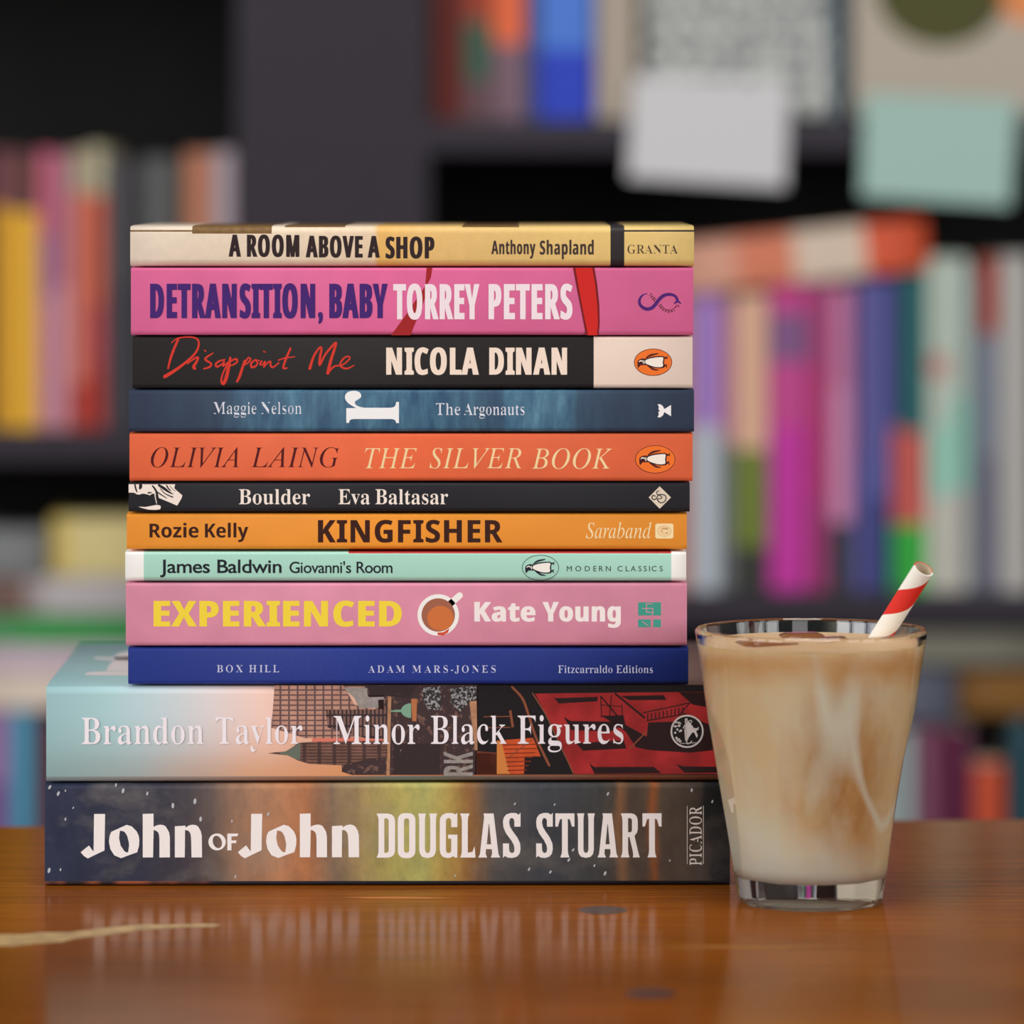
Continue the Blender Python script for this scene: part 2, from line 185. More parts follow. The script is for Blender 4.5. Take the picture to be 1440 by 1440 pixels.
    'u': (823, '249 -20 -33 7 -29 12 -24 17 -20 22 -15 26 -21 65 -7 83 0 332 -2 37 -7 28 -12 20 -21 12 -33 5 0 35 286 0 0 -519 3 -28 10 -23 16 -18 21 -11 27 -4 26 3 25 8 22 13 21 19 19 24 0 399 -2 40 -8 28 -14 18 -24 12 -37 4 0 35 295 0 0 -528 3 -35 7 -24 14 -15 23 -9 33 -5 0 -37 -105 -8 -119 -24 -66 -18 0 110 -32 -37 -39 -31 -44 -23 -48 -14 -25 -4'),
    'v': (673, '313 -22 -229 566 -29 62 -14 21 -20 12 -27 6 0 36 366 0 0 -35 -39 -2 -17 -4 -11 -8 -7 -11 0 -33 120 -320 112 287 11 37 -3 23 -10 13 -16 10 -23 6 -30 2 0 35 223 0 0 -34 -30 -9 -22 -16 -31 -51 -16 -37 -220 -556'),
    'y': (659, '93 -307 -38 11 -33 22 -23 30 -12 38 -1 37 8 27 16 25 23 19 29 10 31 0 26 -7 21 -13 15 -20 8 -25 0 -48 9 -12 17 -4 22 9 25 26 36 57 23 59 13 56 -228 560 -21 45 -18 28 -20 17 -31 5 0 36 365 0 0 -36 -50 -7 -13 -6 -8 -12 -2 -23 10 -34 115 -302 99 268 16 61 -3 29 -9 13 -15 7 -50 6 0 36 213 0 0 -36 -23 -5 -19 -13 -31 -54 -16 -41 -214 -585 -29 -74 -28 -59 -28 -45 -30 -33 -31 -23 -34 -14 -39 -6'),
    'z': (643, '28 0 0 31 341 600 -118 -1 -53 -11 -39 -22 -31 -36 -23 -53 -9 -33 -38 0 11 206 534 0 0 -42 -327 -584 98 1 66 13 26 12 23 15 37 42 32 61 13 37 35 0 -18 -236'),
  },
  'heavy': {
    ' ': (389, ''),
    "'": (263, '102 647 59 0 32 192 0 164 -123 0 0 -164'),
    ',': (307, '83 -165 59 25 46 36 33 44 19 48 6 48 -4 46 -13 38 -21 28 -27 18 -34 6 -27 -4 -23 -11 -17 -16 -12 -23 -4 -26 4 -25 9 -22 14 -16 19 -11 23 -4 4 -32 -3 -35 -10 -33 -17 -30 -24 -23'),
    'A': (966, '0 0 353 1004 259 0 354 -1004 -228 0 -73 238 -364 0 -73 -238|354 416 261 0 -74 232 -31 105 -27 96 -32 -118 -25 -83'),
    'B': (941, '126 0 0 1000 311 0 76 -2 69 -7 60 -11 53 -16 44 -20 37 -26 29 -33 20 -39 13 -46 4 -54 -7 -64 -19 -55 -32 -46 -20 -18 -22 -15 -54 -17 0 -7 38 -10 36 -16 32 -20 27 -28 22 -34 15 -43 8 -53 -3 -82 -12 -47 -19 -43 -28 -38 -35 -33 -42 -28 -48 -21 -54 -16 -60 -9 -65 -3|338 604 157 1 56 9 38 19 23 28 11 36 0 43 -13 36 -27 25 -42 16 -57 8 -146 1|338 175 138 0 67 6 49 18 31 29 18 38 6 45 -6 41 -19 35 -31 27 -51 16 -71 6 -131 0'),
    'C': (892, '471 -11 -55 7 -51 13 -46 18 -42 23 -38 27 -34 32 -30 36 -25 40 -21 44 -17 48 -23 105 -8 117 2 59 7 56 11 54 15 50 20 48 24 45 28 40 31 36 36 33 40 28 43 24 48 18 51 13 55 8 88 2 60 -6 60 -12 59 -17 84 -34 -68 -172 -91 38 -45 15 -45 9 -44 4 -46 -4 -42 -11 -37 -18 -33 -26 -28 -33 -23 -39 -18 -44 -13 -50 -8 -55 -2 -61 2 -61 7 -55 12 -49 17 -44 21 -38 27 -32 32 -24 39 -18 44 -10 74 -3 98 13 132 40 0 -178 -104 -34 -52 -10 -57 -6'),
    'D': (1036, '126 0 0 1000 314 0 61 -2 58 -7 54 -11 51 -16 48 -20 44 -25 40 -28 36 -33 32 -37 27 -42 23 -45 18 -50 13 -54 8 -58 2 -62 -6 -97 -17 -86 -28 -76 -41 -67 -51 -56 -62 -46 -72 -36 -80 -25 -90 -16 -99 -5|338 175 91 0 110 13 86 40 61 66 37 92 12 118 -3 63 -8 56 -15 49 -20 42 -27 35 -31 28 -37 21 -43 16 -47 9 -166 3'),
    'E': (784, '126 0 0 1000 576 0 0 -174 -364 0 0 -220 338 0 0 -173 -338 0 0 -258 364 0 0 -175'),
    'F': (769, '126 0 0 1000 573 0 0 -174 -364 0 0 -257 339 0 0 -174 -339 0 0 -395'),
    'G': (1014, '461 -9 -77 16 -69 26 -61 37 -52 48 -44 57 -33 67 -24 77 -15 86 -5 96 3 61 7 58 12 55 17 50 22 48 27 44 31 40 35 35 40 32 44 27 49 23 53 17 56 13 61 7 97 2 63 -5 63 -11 59 -15 81 -30 -70 -169 -82 33 -47 12 -49 7 -51 3 -70 -7 -62 -20 -54 -34 -45 -44 -34 -56 -24 -65 -12 -74 0 -79 8 -71 17 -64 27 -56 36 -44 46 -34 57 -21 68 -7 63 3 72 11 0 209 -189 0 0 177 396 0 0 -519 -130 -35 -68 -12 -116 -9'),
    'H': (1071, '126 0 0 1000 212 0 0 -392 396 0 0 392 211 0 0 -1000 -211 0 0 431 -396 0 0 -431'),
    'I': (545, '45 0 0 120 122 56 0 648 -122 56 0 120 455 0 0 -120 -122 -56 0 -648 122 -56 0 -120'),
    'K': (930, '126 0 0 1000 212 0 0 -458 84 118 270 340 235 0 -349 -443 352 -557 -241 0 -262 422 -89 -65 0 -357'),
    'L': (791, '126 0 0 1000 212 0 0 -825 406 0 0 -175'),
    'M': (1321, '126 0 0 1000 289 0 236 -765 4 0 251 765 289 0 0 -1000 -198 0 0 473 2 86 3 95 5 129 -6 0 -257 -783 -195 0 -241 784 -5 0 8 -154 4 -165 0 -465'),
    'N': (1139, '126 0 0 1000 268 0 434 -749 4 0 -6 111 -4 165 0 473 191 0 0 -1000 -269 0 -436 756 -5 0 7 -114 5 -114 0 -57 0 -471'),
    'O': (1115, '557 -14 -62 3 -58 7 -54 13 -49 18 -45 23 -40 28 -36 32 -31 36 -27 41 -23 44 -18 48 -14 51 -11 55 -8 118 8 118 11 54 14 51 18 47 23 44 27 40 31 36 36 31 40 28 45 23 49 17 54 13 59 8 63 2 63 -2 58 -8 53 -13 49 -17 44 -23 40 -28 36 -32 31 -35 27 -40 22 -45 19 -47 14 -51 10 -55 9 -118 -9 -118 -10 -54 -14 -51 -19 -48 -22 -44 -27 -40 -31 -36 -36 -32 -40 -28 -44 -23 -49 -18 -54 -13 -58 -7|557 164 52 3 45 11 39 18 32 26 27 32 21 39 17 44 12 50 7 54 2 60 -2 61 -7 55 -12 50 -17 44 -21 38 -26 33 -33 25 -39 18 -44 10 -51 4 -51 -4 -45 -10 -39 -18 -33 -25 -27 -33 -22 -38 -16 -44 -12 -50 -8 -55 -2 -61 2 -60 8 -54 12 -50 16 -44 22 -39 27 -32 33 -26 39 -18 44 -11'),
    'P': (880, '126 0 0 1000 319 0 74 -3 64 -10 57 -17 48 -23 40 -30 32 -36 25 -41 17 -46 11 -51 4 -55 -6 -68 -18 -65 -29 -60 -21 -27 -52 -46 -32 -20 -36 -17 -42 -13 -97 -14 -146 -2 0 -356|338 529 104 2 60 11 48 23 19 16 14 20 11 23 6 27 2 30 -6 52 -21 41 -33 29 -47 18 -61 5 -96 0'),
    'R': (924, '126 0 0 1000 291 0 78 -3 69 -9 60 -15 52 -21 43 -26 35 -33 27 -39 20 -45 12 -51 2 -84 -8 -50 -16 -43 -24 -39 -29 -33 -33 -29 -37 -24 -38 -20 294 -436 -235 0 -238 384 -113 0 0 -384|338 556 108 1 65 12 25 9 21 13 16 15 13 18 14 45 0 53 -5 23 -10 21 -14 17 -17 13 -48 19 -65 10 -103 1'),
    'S': (772, '347 -14 -62 2 -59 8 -56 12 -54 17 -52 21 0 198 118 -46 61 -20 61 -13 60 -4 56 5 41 14 26 24 16 29 5 35 -2 21 -7 20 -11 18 -36 32 -106 58 -76 36 -64 37 -60 53 -25 32 -22 37 -15 42 -7 49 2 78 11 47 18 42 26 37 33 32 39 27 44 21 50 15 54 9 92 2 60 -6 58 -11 147 -52 -68 -165 -101 36 -44 13 -45 7 -45 3 -44 -5 -35 -13 -25 -22 -16 -28 -5 -33 8 -39 22 -32 38 -26 121 -63 58 -29 50 -30 44 -32 35 -37 27 -40 19 -47 10 -54 -3 -82 -12 -47 -19 -42 -27 -38 -34 -34 -42 -28 -48 -23 -54 -15 -61 -10'),
    'T': (811, '300 0 0 824 -272 0 0 176 755 0 0 -176 -272 0 0 -824'),
    'V': (910, '339 0 -339 1000 214 0 188 -595 29 -108 24 -112 28 129 24 91 189 595 214 0 -340 -1000'),
    'X': (934, '0 0 332 515 -311 485 234 0 216 -360 211 360 228 0 -313 -496 337 -504 -242 0 -233 378 -232 -378'),
    'Y': (874, '332 0 0 382 -332 618 230 0 207 -412 209 412 228 0 -332 -611 0 -389'),
    'a': (846, '256 -12 -37 8 -34 11 -31 17 -28 22 -24 26 -19 31 -13 37 -8 42 -3 46 3 46 10 42 18 36 24 30 30 26 38 21 44 17 52 13 58 9 65 4 133 4 -2 57 -10 37 -20 28 -29 18 -37 9 -44 0 -44 -5 -85 -24 -64 -26 -69 141 52 24 55 19 60 14 62 9 64 3 59 -3 53 -8 47 -13 41 -18 36 -24 29 -30 23 -35 17 -41 10 -46 3 -52 0 -510 -146 0 -40 104 -6 0 -40 -44 -42 -33 -45 -23 -57 -14 -33 -3|400 140 47 13 40 26 17 17 13 20 15 48 2 90 -119 -5 -61 -12 -24 -10 -32 -26 -19 -34 -6 -40 5 -34 13 -25 22 -16 28 -10'),
    'd': (887, '352 -14 -50 4 -45 12 -42 20 -37 28 -34 36 -29 44 -23 51 -16 59 -10 67 -3 74 3 75 10 67 16 59 23 52 29 44 35 36 38 28 43 21 46 12 51 4 62 -5 52 -16 42 -25 36 -31 28 -35 7 0 -14 117 -1 35 0 245 208 0 0 -1064 -159 0 -41 99 -8 0 -28 -35 -35 -31 -42 -26 -51 -16|457 155 29 6 24 10 20 14 16 19 23 49 12 65 2 62 -6 81 -16 64 -13 25 -16 22 -20 16 -26 12 -30 7 -34 2 -27 -2 -24 -7 -21 -12 -19 -17 -17 -21 -14 -26 -19 -65 -6 -81 6 -81 19 -63 14 -25 17 -20 19 -16 22 -11 25 -7'),
    'e': (828, '410 -12 -83 13 -75 28 -34 19 -30 22 -28 26 -25 29 -22 33 -18 37 -14 40 -10 44 -8 98 7 100 22 86 17 37 42 64 25 27 28 23 65 36 73 22 82 7 61 -4 55 -11 51 -18 44 -25 40 -33 33 -39 26 -45 19 -52 11 -57 4 -64 0 -100 -493 0 9 -65 11 -28 14 -24 18 -22 21 -18 25 -14 28 -10 64 -9 57 3 53 7 49 12 100 39 0 -161 -46 -20 -48 -16 -50 -10 -58 -7|279 469 292 0 -6 52 -17 45 -29 35 -18 13 -47 14 -52 1 -41 -13 -35 -25 -27 -38 -16 -52'),
    'g': (887, '363 -336 -119 10 -55 10 -80 25 0 166 57 -21 59 -16 60 -12 60 -7 63 -2 58 6 45 21 32 35 19 49 10 136 2 35 -5 0 -34 -42 -39 -32 -44 -22 -48 -13 -52 -4 -52 4 -48 13 -42 21 -38 29 -33 37 -27 45 -21 52 -16 58 -9 65 -3 71 3 72 10 65 15 58 22 52 28 46 34 37 39 30 43 21 48 13 52 4 54 -5 49 -13 45 -23 39 -31 34 -40 6 0 17 98 176 0 0 -766 -4 -63 -11 -56 -19 -50 -28 -43 -34 -38 -43 -30 -49 -24 -58 -17 -64 -11|426 150 57 7 24 9 20 13 17 16 14 21 11 27 12 69 2 68 -6 87 -19 65 -13 24 -17 19 -21 15 -24 11 -28 6 -32 2 -53 -9 -41 -28 -30 -46 -17 -65 -6 -83 6 -82 18 -64 30 -46 42 -27'),
    'h': (920, '109 0 0 1064 209 0 0 -217 -8 -159 -2 -21 11 0 33 42 39 31 46 22 50 12 54 5 47 -3 44 -8 40 -13 36 -19 32 -24 27 -30 21 -36 15 -43 9 -49 3 -55 0 -499 -209 0 0 447 -4 59 -15 47 -25 33 -34 19 -45 7 -35 -3 -31 -7 -25 -13 -22 -19 -16 -23 -23 -61 -12 -80 -1 -46 0 -360'),
    'i': (427, '196 861 -34 7 -28 14 -21 24 -11 35 0 43 11 35 21 24 28 14 34 7 36 0 33 -7 29 -14 22 -24 10 -35 0 -43 -10 -35 -22 -24 -29 -14 -33 -7|109 0 0 765 209 0 0 -765'),
    'l': (427, '109 0 0 1064 209 0 0 -1064'),
    'n': (920, '109 0 0 765 160 0 28 -98 11 0 34 42 42 31 50 22 54 12 55 5 48 -3 43 -8 40 -13 35 -19 32 -24 27 -30 20 -36 15 -43 9 -49 3 -55 0 -499 -209 0 0 447 -4 59 -14 47 -24 33 -35 19 -46 7 -35 -3 -31 -7 -26 -13 -22 -19 -16 -23 -22 -61 -12 -80 -1 -46 0 -360'),
    'o': (867, '431 -14 -81 7 -74 23 -66 36 -56 51 -43 64 -17 37 -14 41 -15 89 -2 50 4 72 12 66 20 59 28 51 35 44 43 37 49 29 55 20 60 13 67 4 82 -8 74 -22 66 -37 55 -50 43 -63 17 -37 14 -40 15 -89 2 -49 -4 -73 -12 -66 -20 -59 -28 -51 -36 -45 -43 -38 -49 -29 -54 -20 -61 -13|434 154 31 2 28 7 24 12 20 16 17 21 24 56 12 73 0 86 -12 72 -11 30 -13 25 -17 20 -20 16 -25 12 -27 6 -32 3 -31 -3 -28 -6 -24 -12 -20 -16 -17 -20 -13 -25 -18 -64 -6 -81 6 -82 18 -64 13 -26 17 -21 20 -16 24 -12 28 -7'),
    'p': (887, '109 -336 0 1101 170 0 29 -100 10 0 28 35 35 31 42 26 51 16 61 6 50 -4 45 -12 42 -20 38 -28 34 -36 28 -44 23 -52 16 -59 9 -66 4 -74 -4 -74 -10 -67 -16 -59 -23 -52 -30 -44 -35 -37 -39 -28 -42 -21 -46 -12 -50 -4 -60 5 -50 14 -40 23 -34 27 -27 29 -11 0 11 -112 0 -308|471 155 27 3 24 7 21 12 18 17 15 21 22 56 11 73 2 43 -6 81 -17 63 -29 45 -40 27 -51 9 -31 -2 -26 -6 -23 -10 -19 -14 -15 -18 -22 -49 -12 -66 -2 -62 5 -80 16 -64 12 -26 15 -21 20 -17 24 -12 28 -7'),
    't': (608, '344 -13 -50 7 -45 14 -40 24 -32 33 -25 45 -15 58 -5 71 0 369 -100 0 0 88 115 70 60 161 133 0 0 -162 215 0 0 -157 -215 0 0 -369 4 -31 12 -24 20 -17 25 -11 30 -3 55 4 77 19 0 -155 -64 -20 -82 -13'),
    'u': (920, '329 -11 -43 8 -40 13 -35 19 -32 24 -26 29 -21 37 -15 42 -9 50 -3 55 0 499 209 0 0 -447 4 -59 15 -46 23 -33 35 -21 46 -6 36 2 31 8 26 13 21 18 16 24 23 61 11 79 1 47 0 360 209 0 0 -765 -160 0 -28 98 -11 0 -33 -42 -43 -31 -50 -22 -81 -16'),
    'y': (797, '115 -335 -67 10 0 165 64 -8 67 6 39 19 31 31 25 38 30 80 -304 759 228 0 145 -430 14 -51 11 -82 4 0 9 56 20 77 142 430 224 0 -324 -863 -19 -45 -22 -41 -25 -35 -29 -31 -31 -27 -35 -21 -36 -17 -39 -12 -40 -7'),
    'z': (683, '38 0 0 123 354 482 -333 0 0 160 570 0 0 -136 -345 -469 357 0 0 -160'),
  },
  'sans': {
    ' ': (408, ''),
    "'": (276, '107 677 62 0 33 201 0 172 -129 0 0 -172'),
    'A': (978, '531 1006 -101 0 -430 -1006 147 0 126 295 425 0 133 -295 147 0|478 786 161 -362 -311 0'),
    'B': (826, '110 0 343 0 132 16 97 42 66 62 37 72 11 75 -10 76 -31 66 -50 54 -67 40 -82 25 0 3 56 28 42 36 31 42 17 50 6 58 -11 75 -35 69 -60 58 -87 39 -115 14 -290 0|254 871 132 0 68 -7 50 -21 33 -30 18 -38 5 -43 -8 -58 -25 -45 -42 -32 -59 -19 -77 -6 -95 0|254 443 173 0 81 -8 62 -21 44 -33 26 -43 8 -51 -6 -45 -21 -43 -39 -36 -61 -25 -87 -9 -180 0'),
    'C': (1038, '962 931 -78 31 -72 23 -67 16 -64 9 -62 3 -179 -25 -152 -73 -116 -112 -75 -146 -27 -172 20 -132 62 -134 106 -117 152 -83 200 -32 88 4 79 12 70 19 65 24 60 29 0 157 -69 -40 -70 -32 -71 -23 -70 -14 -69 -4 -134 18 -112 51 -85 80 -55 105 -19 126 20 124 55 105 85 82 110 53 129 18 69 -4 67 -12 68 -20 69 -29 72 -39'),
    'D': (1100, '111 0 390 0 182 27 148 75 109 111 69 136 23 151 -20 143 -61 135 -104 114 -150 79 -197 29 -389 0|255 871 222 0 149 -19 115 -54 80 -81 48 -101 15 -116 -10 -86 -37 -98 -72 -92 -115 -68 -166 -27 -229 0'),
    'E': (733, '677 1000 -567 0 0 -1000 581 0 0 129 -437 0 0 311 409 0 0 129 -409 0 0 302 423 0'),
    'G': (1085, '987 493 -336 0 0 -129 192 0 0 -206 -84 -23 -87 -14 -46 -2 -133 18 -112 51 -86 81 -54 104 -20 126 20 123 54 105 83 82 106 53 123 19 72 -4 73 -12 72 -20 71 -27 71 -35 0 145 -86 34 -73 25 -66 15 -64 9 -67 2 -173 -25 -148 -73 -115 -111 -74 -143 -27 -167 26 -165 73 -140 114 -108 147 -70 173 -24 80 3 76 9 73 16 74 23 78 31'),
    'H': (1069, '957 1000 -143 0 0 -435 -560 0 0 435 -144 0 0 -1000 144 0 0 435 560 0 0 -435 143 0'),
    'I': (367, '255 1000 -144 0 0 -1000 144 0'),
    'J': (367, '255 1000 -144 0 0 -969 -2 -84 -12 -65 -27 -46 -48 -28 -76 -9 -37 0 26 -133 35 -3 115 16 78 45 53 69 30 90 9 105'),
    'L': (718, '252 1000 -143 0 0 -1000 595 0 0 129 -452 0'),
    'M': (1145, '1040 1000 -134 0 -333 -411 -331 411 -135 0 0 -1000 144 0 0 779 3 0 308 -388 23 0 308 388 3 0 0 -779 144 0'),
    'N': (1145, '1035 1000 -135 0 0 -774 -677 774 -114 0 0 -1000 134 0 0 770 669 -770 123 0'),
    'O': (1207, '66 500 24 -158 70 -140 111 -113 148 -75 181 -27 186 27 150 76 112 113 69 140 24 157 -25 160 -70 141 -111 112 -150 74 -182 26 -181 -27 -148 -74 -112 -112 -71 -140|214 500 19 124 54 105 83 81 107 53 126 18 126 -18 108 -53 83 -81 54 -105 19 -124 -19 -124 -54 -105 -83 -81 -108 -53 -126 -18 -126 18 -107 53 -83 81 -54 105'),
    'R': (886, '113 1000 0 -1000 144 0 0 434 60 0 43 -4 44 -17 49 -39 58 -66 71 -103 132 -205 172 0 -66 91 -47 69 -67 109 -42 63 -42 55 -45 48 -51 40 59 31 46 40 35 50 20 58 8 66 -15 96 -43 77 -68 58 -91 36 -112 13|257 877 92 0 74 -7 55 -19 38 -31 22 -42 7 -52 -5 -49 -19 -45 -36 -36 -56 -24 -80 -9 -92 0'),
    'S': (672, '585 943 -43 25 -44 20 -45 14 -45 8 -46 3 -102 -12 -84 -35 -63 -55 -40 -74 -14 -91 45 -138 107 -98 128 -80 107 -83 45 -105 -6 -35 -19 -34 -32 -29 -46 -20 -60 -8 -58 6 -56 18 -53 29 -50 41 -46 51 0 -182 50 -34 53 -26 55 -18 59 -11 63 -3 91 13 77 37 60 58 38 75 14 88 -45 157 -108 104 -128 76 -107 74 -45 96 8 40 21 33 34 25 43 16 52 5 43 -3 45 -10 47 -19 49 -30 51 -42'),
    'a': (626, '603 117 -33 -22 -27 -11 -18 -1 -12 10 -4 23 0 339 -12 80 -34 61 -51 42 -66 25 -76 9 -55 -4 -49 -11 -43 -17 -38 -26 -34 -32 0 -142 39 40 41 30 42 22 43 12 44 4 42 -4 34 -13 23 -22 15 -33 4 -79 -116 -41 -63 -23 -61 -29 -51 -37 -36 -51 -13 -68 8 -49 21 -44 34 -36 44 -24 54 -8 36 2 36 8 36 14 35 19 35 24 9 -25 15 -19 19 -13 25 -8 55 -1 44 15 59 35|378 133 -43 -33 -47 -18 -24 -3 -31 5 -26 12 -20 20 -12 25 -5 31 11 42 30 34 46 29 121 49'),
    'd': (748, '661 1000 -130 0 0 -355 -59 18 -79 9 -108 -16 -91 -45 -69 -69 -45 -90 -15 -107 14 -117 41 -96 67 -72 88 -44 109 -16 277 0|531 110 -132 0 -79 11 -57 29 -38 46 -21 60 -6 70 10 76 28 64 44 47 59 31 70 10 49 -3 73 -22'),
    'e': (702, '642 191 -91 -50 -46 -16 -46 -10 -47 -4 -69 8 -57 25 -45 39 -32 56 -18 70 463 0 -13 132 -37 101 -60 72 -79 43 -97 15 -102 -16 -85 -45 -65 -70 -41 -92 -15 -112 14 -106 40 -96 65 -77 89 -52 112 -19 62 3 55 9 51 15 47 22 47 29|194 396 15 57 26 45 36 33 45 21 55 7 51 -8 42 -21 31 -34 21 -45 9 -55'),
    'i': (321, '226 658 -131 0 0 -658 131 0|239 858 -4 24 -11 21 -17 17 -21 11 -25 4 -24 -4 -21 -11 -17 -17 -11 -21 -4 -24 4 -25 11 -21 17 -17 21 -11 24 -4 25 4 21 11 17 17 11 21'),
    'l': (321, '226 1000 -131 0 0 -1000 131 0'),
    'm': (1130, '87 658 0 -658 130 0 0 478 32 33 30 24 32 15 33 9 37 3 37 -6 33 -17 26 -30 17 -43 6 -57 0 -409 130 0 0 478 60 50 31 18 29 12 27 4 43 -7 37 -19 30 -31 19 -43 7 -54 0 -408 131 0 0 413 -10 87 -28 71 -46 54 -61 35 -73 12 -54 -7 -48 -17 -43 -26 -40 -32 -35 -37 -30 42 -35 33 -39 24 -45 15 -48 5 -37 -4 -38 -12 -38 -20 -39 -28 -40 -36 0 86'),
    'n': (733, '220 658 -131 0 0 -658 131 0 0 472 35 37 33 26 31 19 32 10 33 3 44 -7 36 -21 27 -33 16 -45 6 -53 0 -408 131 0 0 406 -12 97 -31 74 -49 53 -61 31 -72 11 -43 -5 -43 -12 -41 -21 -37 -28 -35 -34'),
    'o': (809, '400 672 -111 -17 -96 -47 -74 -72 -49 -93 -17 -107 17 -114 47 -96 74 -75 95 -47 114 -17 118 16 99 47 75 73 48 97 17 116 -18 110 -48 92 -76 72 -98 45|399 554 73 -10 62 -30 48 -47 30 -61 11 -72 -10 -78 -29 -64 -47 -48 -62 -30 -76 -10 -71 11 -58 31 -45 48 -29 64 -10 78 11 71 29 60 45 47 58 30'),
    's': (565, '475 617 -80 35 -76 17 -37 3 -74 -8 -60 -23 -45 -37 -29 -50 -9 -61 32 -93 76 -69 91 -55 76 -49 32 -51 -5 -26 -13 -20 -21 -15 -27 -9 -30 -5 -35 4 -40 10 -43 17 -48 24 -50 32 0 -141 94 -40 44 -12 91 -8 70 9 60 26 46 40 30 54 11 64 -5 39 -16 35 -28 34 -42 37 -57 40 -107 67 -30 25 -18 22 -5 18 4 20 11 16 18 13 24 8 29 3 67 -10 81 -33 43 -26'),
    'v': (642, '302 -13 44 0 290 671 -139 0 -173 -404 -177 404 -143 0'),
    'w': (1054, '576 658 -97 0 -167 -398 -173 398 -139 0 293 -671 41 0 194 460 195 -460 41 0 290 671 -139 0 -172 -398'),
  },
  'italic': {
    'A': (997, '-182 0 6 27 38 4 36 11 35 19 34 26 55 59 81 94 58 68 70 83 83 97 94 112 107 126 251 296 29 0 -36 -898 3 -36 14 -27 24 -17 36 -11 48 -6 -4 -27 -405 0 6 27 38 2 41 9 27 18 16 32 9 49 2 31 6 172 -334 0 -16 -3 -21 -15 -109 -128 -46 -61 -23 -42 -2 -25 8 -17 15 -11 24 -7 53 -4 -7 -27|308 393 315 0 17 396'),
    'B': (944, '-72 0 7 29 33 1 42 9 31 18 23 29 27 70 179 672 13 63 -1 26 -8 22 -16 15 -25 9 -58 8 7 29 369 0 119 -9 93 -25 67 -44 40 -60 13 -77 -10 -66 -29 -57 -49 -49 -68 -41 -88 -32 61 -27 48 -37 34 -45 20 -55 7 -64 -9 -72 -11 -33 -15 -31 -43 -56 -58 -46 -73 -36 -84 -24 -96 -12 -52 -2|475 559 53 7 48 13 41 17 35 22 28 27 23 31 15 35 10 39 3 43 -7 57 -22 44 -37 32 -51 19 -84 6 -50 -5 -25 -14 -15 -28 -44 -151 -20 -78 -25 -96 2 -9 7 -7 30 -6|388 48 54 9 47 15 41 21 36 27 29 32 23 37 16 41 10 46 3 51 -2 36 -7 32 -11 28 -16 23 -21 20 -25 16 -30 12 -73 14 -111 -1 -15 -7 -14 -22 -86 -322 -10 -50 3 -32 12 -15 20 -8 29 -5'),
    'E': (977, '-72 0 7 29 31 1 43 8 30 16 23 29 28 75 180 670 13 63 -1 24 -8 23 -16 15 -25 10 -58 8 7 29 765 0 -42 -217 -25 0 -6 74 -10 33 -17 24 -28 18 -37 11 -52 6 -65 2 -167 -2 -21 -5 -16 -7 -12 -12 -18 -41 -9 -31 -80 -294 163 2 68 10 48 21 35 34 26 46 9 29 27 0 -101 -354 -26 0 4 45 -4 58 -6 23 -12 15 -18 11 -56 10 -168 1 -90 -331 -15 -67 3 -31 12 -15 19 -9 69 -6 140 0 73 8 63 14 56 22 50 31 44 40 40 50 36 59 29 0 -104 -275'),
    'G': (1165, '527 -22 -107 8 -96 25 -44 18 -41 22 -37 25 -32 29 -29 32 -25 35 -21 38 -16 41 -12 43 -7 46 0 91 13 85 28 83 40 80 50 75 60 70 66 60 73 51 58 31 61 24 63 18 65 10 107 2 76 -11 151 -52 29 -6 21 2 18 7 29 28 14 22 25 0 -67 -306 -24 0 -8 49 -14 44 -19 40 -24 36 -29 30 -34 26 -38 19 -42 15 -46 8 -50 3 -52 -3 -51 -11 -48 -17 -47 -24 -44 -30 -42 -37 -38 -41 -35 -46 -32 -52 -28 -55 -24 -59 -19 -57 -13 -57 -8 -56 -3 -56 4 -64 10 -57 17 -52 24 -45 31 -40 36 -33 42 -26 47 -18 52 -11 87 -3 56 11 52 21 42 28 26 34 8 19 52 203 9 50 -4 34 -14 17 -24 9 -89 11 7 27 415 0 -7 -27 -39 -2 -30 -7 -23 -11 -19 -16 -18 -33 -24 -78 -58 -239 -70 -35 -72 -27 -73 -19 -76 -12'),
    'H': (1120, '-72 0 7 29 53 4 25 6 20 11 18 16 15 23 24 67 180 672 13 63 -1 24 -8 23 -16 15 -25 10 -58 8 7 29 399 0 -7 -29 -31 -1 -41 -8 -31 -17 -24 -30 -20 -47 -9 -30 -61 -224 -6 -26 4 -20 19 -8 25 -2 370 0 30 4 15 14 5 14 64 238 12 62 0 25 -8 23 -17 15 -26 10 -58 8 9 29 399 0 -9 -29 -35 -1 -40 -9 -29 -17 -23 -29 -28 -71 -179 -672 -14 -64 4 -37 12 -18 21 -12 31 -8 42 -4 -8 -29 -399 0 8 29 54 4 25 6 21 11 17 16 14 23 23 67 81 301 1 32 -5 7 -41 7 -368 0 -30 -3 -15 -14 -6 -13 -81 -301 -13 -64 3 -37 13 -18 21 -12 31 -8 41 -4 -7 -29'),
    'I': (527, '-66 0 8 29 54 4 25 6 20 11 17 16 27 52 12 38 180 672 13 63 -1 24 -8 23 -17 15 -25 10 -58 8 8 29 403 0 -7 -29 -35 -1 -39 -9 -30 -17 -22 -29 -28 -71 -181 -672 -12 -64 0 -25 8 -22 16 -15 26 -9 57 -8 -7 -29'),
